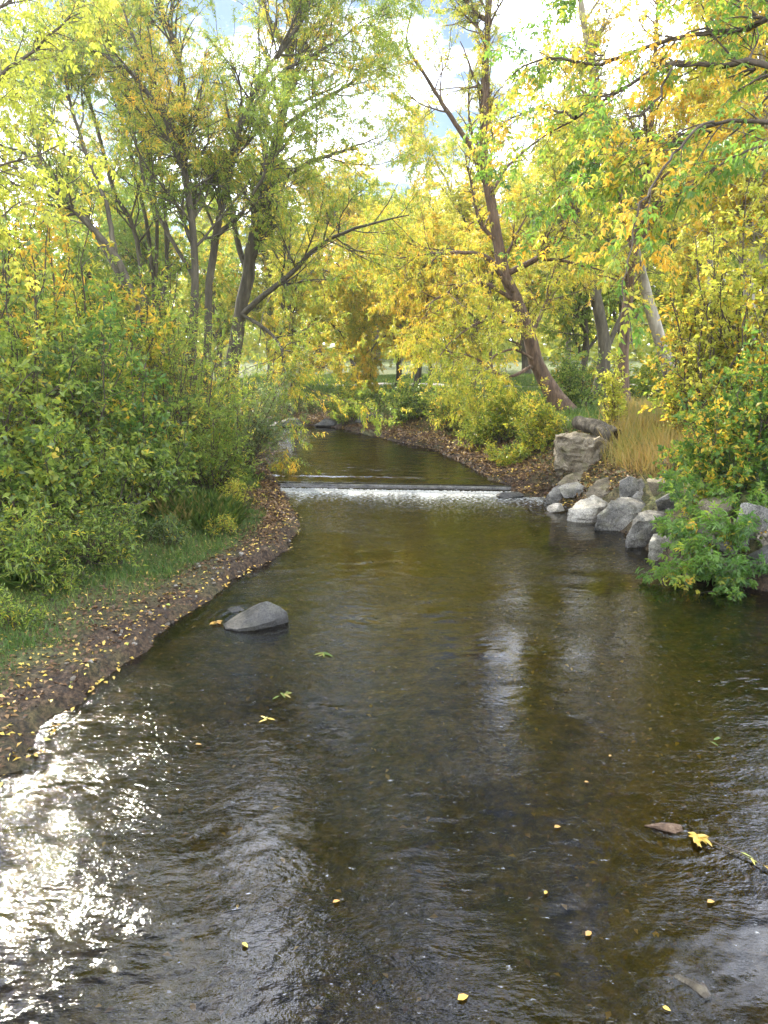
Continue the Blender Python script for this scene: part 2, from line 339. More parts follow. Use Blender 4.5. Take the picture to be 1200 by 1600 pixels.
# ------------------------------------------------------------------ water: one rippled sheet that drops over the weir
rngw = np.random.default_rng(11)
def ripple_tile(n, size, lam_lo, lam_hi, slope, direction, spread, seed):
    """random wave field on a periodic tile from a directional spectrum, rms slope normalised"""
    r = np.random.default_rng(seed)
    k = np.fft.fftfreq(n, size / n) * 2 * np.pi; KX, KY = np.meshgrid(k, k); K = np.hypot(KX, KY) + 1e-9
    kh, kl = 2 * np.pi / lam_lo, 2 * np.pi / lam_hi
    amp = K ** -2.3 * np.exp(-(K / kh) ** 2) * np.exp(-(kl / K) ** 2)
    th = np.arctan2(KY, KX) - direction
    amp = amp * (spread + (1 - spread) * np.abs(np.cos(th)) ** 3)
    ph = r.normal(size=(n, n)) + 1j * r.normal(size=(n, n))
    h = np.real(np.fft.ifft2(amp * ph)); g = np.gradient(h, size / n)
    return h * slope / math.sqrt((g[0] ** 2 + g[1] ** 2).mean())
def tile_at(T, size, x, y):
    n = T.shape[0]; u = (x / size * n) % n; v = (y / size * n) % n
    i = np.floor(u).astype(int); j = np.floor(v).astype(int); fu, fv = u - i, v - j
    i0, j0, i1, j1 = i % n, j % n, (i + 1) % n, (j + 1) % n
    return T[j0, i0] * (1 - fu) * (1 - fv) + T[j0, i1] * fu * (1 - fv) + T[j1, i0] * (1 - fu) * fv + T[j1, i1] * fu * fv
T1 = ripple_tile(512, 13.0, 0.10, .7, 0.022, math.pi / 2, .12, 1)
T2 = ripple_tile(512, 7.3, .035, .2, 0.045, math.pi / 2 + .12, .18, 2)
wx = axis([(-20, -8, .5, .08), (-8, -4.5, .07, .03), (-4.5, 4, .021, .021), (4, 7, .024, .06), (7, 12, .1, .5)])
wy = axis([(-6, 2.3, .5, .03), (2.3, 9, .018, .024), (9, 16, .025, .035), (16, 19, .035, .035), (19, 30, .05, .12), (30, 40, .15, .6)])
X, Y, Fw = grid(wx, wy)
Dw, _ = sdf(X, Y)
S = weir_s(X, Y)
pw = np.stack([X, Y, np.zeros_like(X)], -1)
ux = X + 0.35 * fbm(pw * 0.8, 3, 61); uy = Y + 0.35 * fbm(pw * 0.8 + 40, 3, 62)
calm = sstep(-0.35, 0.35, fbm(pw * np.array([0.55, 0.3, 1]) + 7, 3, 63))
near = 1 - sstep(5, 11, Y)
amp = (0.35 + 0.75 * calm) * (0.55 + 0.65 * near) * (1 - 0.15 * sstep(0.5, -2.5, X) * near)
below = np.exp(-np.clip(-S, 0, 50) / 1.2) * sstep(-.12, -.2, S) if False else np.exp(-np.clip(-S, 0, 50) / 1.2) * (S < -.14)
amp = amp + 1.3 * below
amp = np.where(S > 0.05, 2.4, amp) * sstep(0, 0.5, -Dw + 0.25)
h = amp * (tile_at(T1, 13.0, ux, uy) + tile_at(T2, 7.3, uy * .1 + ux, uy))
# wakes round the stones that break the surface
for (px, py, r0) in ((398, 968, .42), (1045, 1292, .16)):
    q = on(px, py, 0); dd = np.hypot(X - q[0], (Y - q[1]))
    tail = sstep(.25, -.5, fbm(pw * 3.0, 2, 65))
    h = h + 0.0022 * np.sin((dd - r0) * 55) * np.exp(-np.clip(dd - r0, 0, 9) / .14) * tail * (dd < 1.2)
ZW = level(X, Y) + h
# foam streaks carried below the weir
foam = below * 0.65 + .25 * below * sstep(.1, .5, fbm(pw * np.array([3.0, .8, 1]), 3, 66))
def water_mat():
    m, N, L, out = new_mat('creek_water')
    g = N('ShaderNodeNewGeometry')
    mp = N('ShaderNodeMapping'); mp.inputs['Scale'].default_value = (.6, 1.1, 1); L(g.outputs['Position'], mp.inputs[0])
    wv = N('ShaderNodeTexNoise', i_Scale=1.1, i_Detail=2.0); L(mp.outputs[0], wv.inputs['Vector'])
    add = N('ShaderNodeVectorMath', operation='MULTIPLY_ADD'); add.inputs[1].default_value = (.5, .5, 0); L(wv.outputs['Color'], add.inputs[0]); L(mp.outputs[0], add.inputs[2])
    n1 = N('ShaderNodeTexNoise', i_Scale=22.0, i_Detail=3.0, i_Roughness=0.6); L(add.outputs[0], n1.inputs['Vector'])
    n2 = N('ShaderNodeTexNoise', i_Scale=40.0, i_Detail=3.0, i_Roughness=0.5); L(add.outputs[0], n2.inputs['Vector'])
    mod = ramp(N, [(0.40, (0.15, 0.15, 0.15)), (0.56, (1.0, 1.0, 1.0))]); nm = N('ShaderNodeTexNoise', i_Scale=0.55, i_Detail=3.0); L(g.outputs['Position'], nm.inputs['Vector']); L(nm.outputs['Fac'], mod.inputs[0])
    ch = N('ShaderNodeAttribute', attribute_name='chop'); mo = N('ShaderNodeMath', operation='ADD'); L(mod.outputs[0], mo.inputs[0]); L(ch.outputs['Fac'], mo.inputs[1])
    b1 = N('ShaderNodeBump'); b1.inputs['Distance'].default_value = 0.0055; L(mo.outputs[0], b1.inputs['Strength']); L(n1.outputs['Fac'], b1.inputs['Height'])
    b2 = N('ShaderNodeBump'); b2.inputs['Distance'].default_value = 0.0012; L(mo.outputs[0], b2.inputs['Strength']); L(n2.outputs['Fac'], b2.inputs['Height']); L(b1.outputs[0], b2.inputs['Normal'])
    fr = N('ShaderNodeFresnel', i_IOR=1.55); L(b2.outputs[0], fr.inputs['Normal'])
    gl = N('ShaderNodeBsdfGlossy'); gl.inputs['Roughness'].default_value = 0.06; L(b2.outputs[0], gl.inputs['Normal'])
    rf = N('ShaderNodeBsdfTransparent'); rf.inputs['Color'].default_value = (0.46, 0.41, 0.22, 1)
    mx = N('ShaderNodeMixShader'); L(fr.outputs[0], mx.inputs[0]); L(rf.outputs[0], mx.inputs[1]); L(gl.outputs[0], mx.inputs[2])
    # foam
    a = N('ShaderNodeAttribute', attribute_name='foam')
    nf = N('ShaderNodeTexNoise', i_Scale=14.0, i_Detail=6.0, i_Roughness=0.75)
    mf = N('ShaderNodeMapping'); mf.inputs['Scale'].default_value = (1, 2.0, 1); L(g.outputs['Position'], mf.inputs[0]); L(mf.outputs[0], nf.inputs['Vector'])
    sm = N('ShaderNodeMath', operation='MULTIPLY_ADD'); sm.inputs[2].default_value = -0.62; L(a.outputs['Fac'], sm.inputs[0]); sm.inputs[1].default_value = 0.42
    s2 = N('ShaderNodeMath', operation='ADD'); L(sm.outputs[0], s2.inputs[0]); L(nf.outputs['Fac'], s2.inputs[1])
    s3 = N('ShaderNodeMath', operation='MULTIPLY'); s3.inputs[1].default_value = 7.0; s3.use_clamp = True; L(s2.outputs[0], s3.inputs[0])
    df = N('ShaderNodeBsdfDiffuse'); df.inputs['Color'].default_value = (0.5, 0.51, 0.48, 1)
    fx = N('ShaderNodeMixShader'); L(s3.outputs[0], fx.inputs[0]); L(mx.outputs[0], fx.inputs[1]); L(df.outputs[0], fx.inputs[2])
    L(fx.outputs[0], out.inputs[0]); return m
M['water'] = water_mat()
# leave out the cells far under the banks
keep = (Dw[:-1, :-1] < 1.2).ravel()
wt = mesh_from('water', np.stack([X, Y, ZW], -1).reshape(-1, 3), Fw[keep], M['water'], smooth=True, extra={'foam': foam.ravel(), 'chop': (.55 * near * sstep(.3, -2.2, X) + .8 * below).ravel()})
tag(wt, kind='structure')

# ------------------------------------------------------------------ wood (batched tubes) and leaves
class Wood:
    def __init__(s): s.v = []; s.f = []; s.n = 0
    def tubes(s, P, R, sides, rough=0.0, rng=None):
        """P (M,N,3) centre lines, R (M,N) radii"""
        Mn, Nn = P.shape[:2]
        T = unit(np.gradient(P, axis=1))
        ref = np.where(np.abs(T[..., 2:3]) > 0.9, np.array([1.0, 0, 0]), np.array([0, 0, 1.0]))
        ref = np.broadcast_to(ref[:, :1], T.shape)
        U = unit(np.cross(T, ref)); V = np.cross(T, U)
        a = np.arange(sides) / sides * 2 * np.pi
        rad = R[:, :, None]
        if rough: 
            q = P[:, :, None, :] + (np.cos(a)[:, None] * U[:, :, None] + np.sin(a)[:, None] * V[:, :, None]) * 0.3
            rad = rad * (1 + rough * fbm(q * np.array([7, 7, 2.0]), 3, 91))
        vs = P[:, :, None, :] + rad[..., None] * (np.cos(a)[None, None, :, None] * U[:, :, None] + np.sin(a)[None, None, :, None] * V[:, :, None])
        i = np.arange(Mn * Nn * sides).reshape(Mn, Nn, sides) + s.n
        j = np.roll(i, -1, axis=2)
        s.f.append(np.stack([i[:, :-1], j[:, :-1], j[:, 1:], i[:, 1:]], -1).reshape(-1, 4))
        s.v.append(vs.reshape(-1, 3)); s.n += Mn * Nn * sides
    def build(s, name, mat, parent, loc, smooth=True):
        return mesh_from(name, np.concatenate(s.v), np.concatenate(s.f), mat, parent, smooth, loc=loc)
def resample(pts, n, rng=None, wob=0.0):
    pts = np.asarray(pts, float)
    if len(pts) > 2:                          # Catmull-Rom through the given points
        Q = np.vstack([2 * pts[0] - pts[1], pts, 2 * pts[-1] - pts[-2]]); out = []
        m = max(2, int(np.ceil(4 * n / (len(pts) - 1))))
        for i in range(len(pts) - 1):
            t = np.linspace(0, 1, m, endpoint=False)[:, None]; a, b, c_, d = Q[i], Q[i + 1], Q[i + 2], Q[i + 3]
            out.append(0.5 * (2 * b + (c_ - a) * t + (2 * a - 5 * b + 4 * c_ - d) * t ** 2 + (3 * b - a - 3 * c_ + d) * t ** 3))
        pts = np.vstack(out + [pts[-1:]])
    s = np.concatenate([[0], np.cumsum(np.linalg.norm(np.diff(pts, axis=0), axis=1))]); u = np.linspace(0, s[-1], n)
    r = np.stack([np.interp(u, s, pts[:, k]) for k in range(3)], -1)
    if rng is not None and wob:
        w = rng.normal(size=(n, 3)); w = np.cumsum(w, 0); w = w - np.linspace(0, 1, n)[:, None] * w[-1]; w -= w[0]
        r = r + wob * w
    return r
def grow(rng, P, R, n, t0, t1, length, ang, up, wig, npts, rk=0.6, rend=0.2, out_bias=None, tpow=1.0, minr=0.003):
    Mp, Np = P.shape[:2]
    seglen = np.linalg.norm(np.diff(P, axis=1), axis=2).sum(1); w = seglen / seglen.sum()
    idx = rng.choice(Mp, n, p=w); t = t0 + (t1 - t0) * rng.random(n) ** tpow
    f = t * (Np - 1.001); i = f.astype(int); fr = (f - i)[:, None]
    base = P[idx, i] * (1 - fr) + P[idx, i + 1] * fr
    tan = unit(P[idx, i + 1] - P[idx, i]); r0 = R[idx, i] * rk
    rnd = rng.normal(size=(n, 3))
    if out_bias is not None: rnd = rnd + np.asarray(out_bias)
    perp = unit(rnd - (rnd * tan).sum(1, keepdims=True) * tan)
    a = ang * rng.uniform(0.6, 1.3, n)[:, None]
    d = unit(np.cos(a) * tan + np.sin(a) * perp)
    L = length * rng.uniform(0.55, 1.3, n) * (1.1 - 0.45 * t); st = (L / (npts - 1))[:, None]
    Q = np.zeros((n, npts, 3)); Q[:, 0] = base
    for k in range(1, npts):
        d = unit(d + wig * rng.normal(size=(n, 3)) + np.array([0, 0, up]) * (1.0 / npts)); Q[:, k] = Q[:, k - 1] + d * st
    r0 = np.maximum(r0, minr)
    RR = r0[:, None] * np.linspace(1, rend, npts)[None]
    return Q, RR
def leaf_mesh(rng, base, d, nrm, size, aspect, fine=False, curl=0.15):
    """lens-shaped leaves folded along the midrib"""
    n = len(base); d = unit(d); nrm = unit(nrm - (nrm * d).sum(1, keepdims=True) * d); s = np.cross(d, nrm)
    L = size[:, None]; W = L * aspect * 0.5
    if not fine:
        v = np.stack([base, base + d * L * .45 + s * W + nrm * W * .5, base + d * L - nrm * L * curl, base + d * L * .45 - s * W + nrm * W * .5], 1)
        i = np.arange(n)[:, None] * 4; F = i + np.array([0, 1, 2, 3]); return v.reshape(-1, 3), F, 1
    v = np.stack([base, base + d * L * .3 + s * W + nrm * W * .35, base + d * L * .68 + s * W * .78 + nrm * (W * .3 - L * curl * .5), base + d * L - nrm * L * curl * 1.3,
                  base + d * L * .68 - s * W * .78 + nrm * (W * .3 - L * curl * .5), base + d * L * .3 - s * W + nrm * W * .35], 1)
    i = np.arange(n)[:, None] * 6
    F = np.concatenate([i + np.array([0, 1, 2, 3]), i + np.array([0, 3, 4, 5])], 1).reshape(-1, 4); return v.reshape(-1, 3), F, 2
def foliage(rng, P, per, size, aspect, droop, tint, fine=False, t0=0.1, jit=0.02, up=0.7, follow=0.6, curl=0.15, clump=0.25, spread=0.25, zone=0.25, zscale=0.5):
    """leaves along twigs P; returns verts, faces, tint per face. tint = mean hue value."""
    Mp, Np = P.shape[:2]; n = Mp * per
    idx = np.repeat(np.arange(Mp), per); t = t0 + (1 - t0) * rng.random(n)
    f = t * (Np - 1.001); i = f.astype(int); fr = (f - i)[:, None]
    b = P[idx, i] * (1 - fr) + P[idx, i + 1] * fr + rng.normal(size=(n, 3)) * jit
    tan = unit(P[idx, i + 1] - P[idx, i])
    d = tan * follow + rng.normal(size=(n, 3)) * 0.6 + np.array([0, 0, -droop])
    nr = rng.normal(size=(n, 3)) * 0.8 + np.array([0, 0, up])
    sz = size * rng.uniform(0.6, 1.25, n)
    v, F, k = leaf_mesh(rng, b, d, nr, sz, aspect, fine, curl)
    pt = rng.normal(size=Mp) * clump
    tv = tint + pt[idx] + rng.normal(size=n) * spread + zone * 2 * fbm(b * zscale, 2, 77)
    return v, F, np.repeat(np.clip(tv, 0, 1), k)
def join_leaves(parts):
    vs, fs, ts = [], [], []; n = 0
    for v, F, t in parts: vs.append(v); fs.append(F + n); ts.append(t); n += len(v)
    return np.concatenate(vs), np.concatenate(fs), np.concatenate(ts)

def limbset(rng, limbs, n=26, wob=0.012):
    P = np.stack([resample(l[0], n, rng, wob) for l in limbs]); R = []
    for pts, r0, r1 in limbs:
        u = np.linspace(0, 1, n); R.append(r0 * (1 - u) ** 0.85 + r1 * u ** 0.85)
    return P, np.array(R)
def tree(name, label, limbs, seed, bark, leaf, group=None, cat='tree', n1=60, l1=2.2, n2=380, l2=1.0, n3=1600, l3=0.5, per=34, size=0.085, aspect=0.22,
         droop=0.6, tint=0.4, t0=0.3, up1=0.5, up3=-0.6, fine=False, ang=0.75, zone=0.25, out_bias=None, flare=True, clump=0.2, spread=0.2, wob=0.012):
    rng = np.random.default_rng(seed)
    P, R = limbset(rng, limbs, wob=wob)
    base = P[0, 0].copy(); base[2] = P[0, 0, 2]
    if flare: R[0] = R[0] * (1 + 0.6 * np.exp(-np.arange(R.shape[1]) / 1.6))
    root = empty(name, base, label, cat, group)
    w = Wood(); w.tubes(P, R, 12, rough=0.22)
    A, Ra = grow(rng, P, R, n1, t0, 1.0, l1, ang, up1, 0.13, 9, rk=0.45, out_bias=out_bias, minr=.006); w.tubes(A, Ra, 6)
    B, Rb = grow(rng, A, Ra, n2, 0.15, 1.0, l2, 0.8, up1 * 0.4, 0.16, 7, rk=0.6, out_bias=out_bias, minr=.004); w.tubes(B, Rb, 4)
    C, Rc = grow(rng, np.concatenate([resample_batch(A, 7), B]), np.concatenate([resample_batch(Ra[..., None], 7)[..., 0], Rb]), n3, 0.1, 1.0, l3, 0.8, up3, 0.2, 5, rk=0.6, out_bias=out_bias, minr=.0022); w.tubes(C, Rc, 3)
    w.build('trunk', bark, root, base)
    v, F, t = foliage(rng, C, per, size, aspect, droop, tint, fine, zone=zone, clump=clump, spread=spread)
    mesh_from('crown', v, F, leaf, root, tint=t, loc=base)
    return root
def resample_batch(A, n):
    m = A.shape[1]; f = np.linspace(0, m - 1.001, n); i = f.astype(int); fr = (f - i)[None, :, None]
    return A[:, i] * (1 - fr) + A[:, i + 1] * fr
def copy_tree(o, loc, rz, sc, label):
    r = o.copy(); COL.objects.link(r); r.location = [float(a) for a in loc]; r.rotation_euler = (0, 0, rz); r.scale = sc; r['label'] = label
    for ch in o.children:
        k = ch.copy(); COL.objects.link(k); k.parent = r
    return r
def A3(L, Y0, dY=0.0):                        # pixel polyline at depth Y0 drifting by dY
    n = len(L); return [at(q[0], q[1], (q[2] if len(q) > 2 else Y0 + dY * i / max(1, n - 1))) for i, q in enumerate(L)]
def rooted(L):                               # push the first point down into the ground
    p = L[0].copy(); p[2] = gz(p[0], p[1]) - 0.1; return [p] + L[1:] if L[1][2] > p[2] + .3 else [p] + L[2:]

#--TREES--
# willows on the left bank
GW = 'willows leaning out of the left bank'
tree('willow', 'thickest willow of the left bank, forked, with a limb reaching right over the pool', [
    (rooted(A3([(342, 680), (352, 620), (366, 545), (374, 500), (388, 430), (394, 380), (415, 290), (438, 200), (450, 110), (462, 10), (475, -110), (490, -240), (505, -400)], 19)), .185, .02),
    (A3([(374, 500), (395, 475), (440, 442), (500, 388), (560, 362), (640, 335)], 19, -2.5), .08, .01),
    (A3([(388, 430), (374, 380), (366, 335), (352, 270), (340, 180)], 19, 1), .08, .012),
    (A3([(412, 300), (470, 262), (540, 238), (590, 215)], 18.8, -.5), .07, .01),
    (A3([(438, 205), (500, 165), (560, 120), (600, 70)], 18.5, 1), .06, .01),
    (A3([(376, 490), (430, 525), (455, 575), (480, 620)], 18.8, -2), .05, .008)],
    101, M['bark'], M['willow'], GW, n1=115, n2=700, n3=3000, per=32, tint=.47, t0=.28)
tree('willow', 'willow with a long stem sweeping up rightwards, just left of the thickest willow', [
    (rooted(A3([(318, 700), (322, 560), (322, 450), (330, 380), (345, 300), (364, 212), (400, 130), (440, 72), (482, 8), (520, -80), (545, -200), (560, -340)], 17)), .10, .015),
    (A3([(368, 205), (430, 125), (500, 75), (575, 25)], 17, .5), .05, .01),
    (A3([(330, 380), (380, 330), (420, 260), (470, 190)], 17, -1), .05, .01)],
    102, M['bark'], M['willow'], GW, n1=85, n2=520, n3=2100, per=32, tint=.42, t0=.35)
tree('willow', 'slender willow whose dark stem forks high into a V inside the left clump', [
    (rooted(A3([(298, 700), (300, 570), (305, 450), (303, 370), (292, 295), (284, 225), (287, 140), (272, 60), (246, -10), (225, -110), (212, -220), (200, -360)], 16.2)), .10, .015),
    (A3([(286, 240), (255, 175), (215, 120), (160, 85), (95, 62)], 16.2, -1), .06, .01),
    (A3([(288, 235), (250, 150), (210, 60), (170, -40)], 16.2, .8), .05, .01),
    (A3([(305, 440), (270, 380), (230, 300), (205, 200), (190, 90)], 16.2, 1.5), .05, .01)],
    103, M['bark'], M['willow'], GW, n1=90, n2=540, n3=2100, per=32, tint=.5, t0=.35)
tree('willow', 'willow with a bare trunk leaning far to the left over the undergrowth', [
    (rooted(A3([(262, 700), (240, 560), (208, 472), (186, 412), (150, 366), (116, 328), (62, 262), (10, 200), (-50, 120), (-90, 0)], 15)), .10, .015),
    (A3([(180, 395), (168, 320), (140, 240), (110, 150), (95, 50)], 15, .6), .05, .01),
    (A3([(120, 330), (60, 310), (0, 270)], 15, -.5), .04, .01)],
    104, M['bark'], M['willow'], GW, n1=46, n2=280, n3=1100, per=34, tint=.55, t0=.5)
tree('willow', 'many stemmed willow of thin parallel rods behind the leaning trunk on the left', [
    (rooted(A3([(250, 700), (232, 520), (212, 360), (180, 300), (150, 190), (120, 70), (100, -80), (90, -260)], 18.5)), .07, .012),
    (A3([(240, 560), (238, 400), (205, 240), (180, 130), (160, 10), (150, -120), (145, -260)], 18.5, 1), .055, .01),
    (A3([(236, 540), (245, 330), (215, 190), (185, 90), (200, -40)], 18.5, 1.5), .055, .01),
    (A3([(232, 520), (180, 420), (130, 330), (90, 220), (60, 80)], 18.5, 1), .06, .012),
    (A3([(236, 540), (262, 420), (250, 260), (235, 120), (240, -60), (245, -220)], 18.5, 2), .05, .01)],
    105, M['bark'], M['willow'], GW, n1=100, n2=560, n3=2200, per=30, tint=.55, t0=.35)
# right bank
tree('willow', 'tree with a bent trunk leaning left beside the hollow log on the right bank', [
    (rooted(A3([(884, 690), (868, 620), (840, 570), (826, 520), (806, 462), (788, 426), (775, 360), (765, 300), (757, 250), (757, 150), (762, 60), (766, -40), (775, -160), (790, -290)], 21)), .20, .018),
    (A3([(757, 262), (725, 215), (690, 160), (655, 108), (636, 72), (645, 10)], 21, -1), .08, .01),
    (A3([(790, 428), (838, 402), (875, 358), (905, 308), (945, 235)], 21, -1.5), .09, .01),
    (A3([(838, 404), (885, 408), (950, 425)], 20.5, -1), .05, .01),
    (A3([(806, 462), (760, 405), (690, 396), (620, 405)], 21, -2.5), .08, .01),
    (A3([(828, 530), (850, 470), (880, 420), (900, 390)], 21, 1), .06, .01),
    (A3([(838, 568), (790, 590), (740, 560), (690, 545)], 21, -1.5), .05, .008),
    (A3([(768, 300), (800, 255), (860, 200)], 21, 1), .05, .008),
    (A3([(806, 470), (745, 440), (690, 462), (650, 500), (628, 545)], 21, -2), .06, .008),
    (A3([(826, 520), (770, 500), (715, 530), (672, 580)], 21, -2.5), .05, .008),
    (A3([(846, 570), (800, 545), (760, 570), (730, 615)], 21, -1.5), .04, .008)],
    106, M['barkred'], M['yellow'], 'trees of the right bank', n1=110, n2=680, n3=2700, per=30, tint=.45, t0=.2, up3=-.9, size=.095)
tree('tree', 'dark short trunk standing behind the hollow log', [
    (rooted(A3([(930, 655), (940, 600), (945, 540), (930, 460), (905, 380), (890, 260), (880, 140)], 25)), .24, .03),
    (A3([(942, 560), (975, 480), (990, 400), (1010, 300)], 25, 1), .1, .015)],
    107, M['bark'], M['yellow'], 'trees of the right bank', n1=50, n2=320, n3=1100, per=30, size=.11, tint=.45, t0=.3)
tree('tree', 'straight brown trunk between the hollow log and the ochre grass', [
    (rooted(A3([(978, 690), (976, 620), (975, 560), (980, 480), (992, 380), (1010, 260), (1020, 120), (1030, -30)], 19.5)), .15, .02)],
    108, M['barkred'], M['gold'], 'trees of the right bank', n1=40, n2=220, n3=800, per=30, size=.09, tint=.5, t0=.28)
tree('tree', 'tall grey trunk slanting up to the left behind the ochre grass', [
    (rooted(A3([(1068, 660), (1045, 570), (1015, 470), (988, 370), (962, 265), (936, 165), (915, 60), (900, -70), (890, -220)], 20)), .17, .025),
    (A3([(985, 360), (1010, 290), (1050, 220), (1080, 130)], 20, .6), .06, .01)],
    109, M['pale'], M['yellow'], 'trees of the right bank', n1=45, n2=260, n3=900, per=30, size=.09, tint=.5, t0=.35)
GA = 'pale poplars at the right edge'
tree('poplar', 'pale poplar trunk rising at the right edge, half covered in yellow creeper', [
    (rooted(A3([(1166, 690), (1172, 560), (1170, 450), (1160, 335), (1166, 230), (1174, 120), (1170, 10), (1166, -120), (1160, -260), (1150, -420)], 16)), .13, .025)],
    110, M['pale'], M['gold'], GA, n1=60, n2=330, n3=1300, l1=1.6, per=32, size=.08, aspect=.5, tint=.55, t0=.25, droop=.5)
tree('poplar', 'thin white poplar stem left of the thicker pale poplar', [
    (rooted(A3([(1098, 680), (1104, 560), (1112, 420), (1108, 300), (1118, 180), (1122, 60), (1128, -60), (1135, -220)], 17.5)), .07, .013)],
    111, M['pale'], M['gold'], GA, n1=40, n2=240, n3=900, l1=1.4, per=30, size=.08, aspect=.5, tint=.6, t0=.3)
tree('poplar', 'poplar cut off by the right edge of the picture, outermost of the pale trunks', [
    (rooted(A3([(1212, 690), (1200, 560), (1196, 420), (1186, 300), (1198, 190), (1208, 60), (1215, -100)], 15)), .12, .02)],
    112, M['pale'], M['gold'], GA, n1=46, n2=260, n3=1000, l1=1.5, per=30, size=.08, aspect=.5, tint=.6, t0=.3)
# background trees: five builds, copied
def crown_tree(name, label, x, y, hgt, seed, bark, leaf, group, lean=0, **k):
    r = np.random.default_rng(seed); z = gz(x, y) - .1
    def up(x0, y0, z0, ax, ay, hh, n=6):
        t = np.linspace(0, 1, n); return [np.array([x0 + ax * q + r.normal() * .12 * (q > 0), y0 + ay * q + r.normal() * .12 * (q > 0), z0 + hh * q]) for q in t]
    main = up(x, y, z, lean, 0, hgt * .95); L = [(main, hgt * .018, .02)]
    for j in range(5):
        q = main[1 + j % 3]; a = j * 1.26 + r.uniform(0, .6); s = hgt * r.uniform(.16, .28)
        L.append((up(q[0], q[1], q[2], math.cos(a) * s, math.sin(a) * s, hgt * r.uniform(.35, .55)), hgt * .009, .012))
    return tree(name, label, L, seed, bark, leaf, group, wob=.02, **k)
GB = 'trees standing in the park beyond the creek'
kb = dict(n1=80, n2=480, n3=1900, per=26, size=.15, aspect=.34, t0=.12, l1=2.6, l2=1.25, l3=.7)
def XY(px, Y): return (px - 600) / F_PX * Y / 1.0, Y
protos = []
for lab, px, Yb, hh, leaf, bark, tn, sd_ in [
    ('bright yellow tree straight above the far bend of the creek', 560, 38, 10.5, 'yellow', 'bark', .62, 201),
    ('yellow green tree left of the bright yellow one above the far bend', 430, 40, 11.5, 'yellow', 'bark', .30, 202),
    ('golden tree behind the bent trunk of the right bank', 740, 36, 10.5, 'gold', 'bark', .5, 203),
    ('green willow showing through behind the left clump of stems', 250, 30, 9.5, 'willow', 'bark', .25, 204),
    ('greener rounded tree low behind the hollow log', 900, 34, 8.5, 'willow', 'bark', .15, 205)]:
    x, y = XY(px, Yb)
    protos.append(crown_tree('tree', lab, x, y, hh, sd_, M[bark], M[leaf], GB, tint=tn, **kb))
for k_, px, Yb, s_, lab in [
    (0, 650, 46, 1.0, 'yellow tree just right of the pool, behind the small dark trunk'),
    (0, 500, 52, 1.15, 'hazy yellow tree far back between the left clump and the pool'),
    (2, 820, 47, 1.15, 'golden tree far back right of the bent trunk'),
    (1, 345, 45, .9, 'yellow green tree far behind the thickest willow'),
    (3, 130, 27, .68, 'green tree filling the left side behind the leaning trunk'),
    (3, 20, 22, .62, 'green tree at the left edge behind the bushes'),
    (1, 60, 38, .8, 'tall pale green tree at the back of the left edge'),
    (0, 190, 44, 1.05, 'yellow tree glimpsed between the thin rods of the left clump'),
    (2, 960, 42, 1.1, 'golden tree behind the slanting grey trunk'),
    (1, 1060, 36, 1.0, 'yellow green tree behind the white poplar stem'),
    (2, 1150, 30, 1.0, 'golden tree behind the pale poplars'),
    (4, 1020, 48, 1.3, 'green tree at the far side of the lawn on the right'),
    (4, 700, 56, 1.3, 'green tree at the far end of the lawn behind the golden one'),
    (4, 1230, 26, 1.1, 'green tree at the right edge behind the poplars'),
    (1, 590, 64, 1.25, 'pale tree on the skyline over the middle of the creek'),
    (2, 880, 62, 1.2, 'farthest golden tree on the skyline right of the middle')]:
    x, y = XY(px, Yb)
    copy_tree(protos[k_], (x, y, gz(x, y) - .1), px * .7, (s_, s_, s_), lab)
for lab, L_, sd_, tn in [
    ('low yellow tree hanging over the far bend, right of the thickest willow', [[(455, 625), (460, 540), (450, 440), (455, 340)], [(460, 560), (490, 500), (530, 520), (555, 585)], [(458, 520), (430, 460), (415, 480), (405, 540)], [(452, 470), (490, 420), (540, 440), (580, 500)], [(452, 430), (420, 380), (380, 380)]], 221, .5),
    ('low yellow tree with hanging sprays directly above the far shore of the pool', [[(650, 630), (655, 560), (640, 460), (650, 350)], [(654, 560), (620, 520), (585, 540), (565, 590)], [(652, 530), (690, 480), (730, 510), (745, 570)], [(645, 470), (600, 420), (560, 440), (530, 500)], [(645, 440), (690, 390), (740, 400)]], 222, .55)]:
    Yb = 29 if sd_ == 221 else 28.5
    lim = [(rooted(A3(L_[0], Yb)), .12, .02)] + [(A3(q_, Yb, (-1) ** j_ * 1.2), .05, .008) for j_, q_ in enumerate(L_[1:])]
    tree('tree', lab, lim, sd_, M['bark'], M['yellow'], 'low trees over the far bend', n1=60, n2=360, n3=1500, per=30, size=.11, aspect=.27, tint=tn, t0=.15, up3=-1.0, l1=1.6)
# far wood: nobody could count it
rf = np.random.default_rng(300)
n = 60000; a = rf.uniform(-1.25, 1.25, n); dd = rf.uniform(78, 105, n); hx = dd * np.sin(a); hy = dd * np.cos(a)
top = 9 + 3.5 * fbm(np.stack([a * 14, a * 0, a * 0], -1), 4, 8); hz = 1.2 + top * rf.random(n) ** .8
v, F, _ = leaf_mesh(rf, np.stack([hx, hy, hz], -1), rf.normal(size=(n, 3)), rf.normal(size=(n, 3)), rf.uniform(.5, 1.1, n), .7)
fw = mesh_from('far_wood', v, F, M['yellow'], tint=np.clip(.35 + .35 * fbm(np.stack([a * 9, hz * .2, a * 0], -1), 3, 9) + rf.normal(size=n) * .15, 0, 1))
tag(fw, 'far off belt of autumn trees closing the view beyond the lawn', 'wood', kind='stuff')

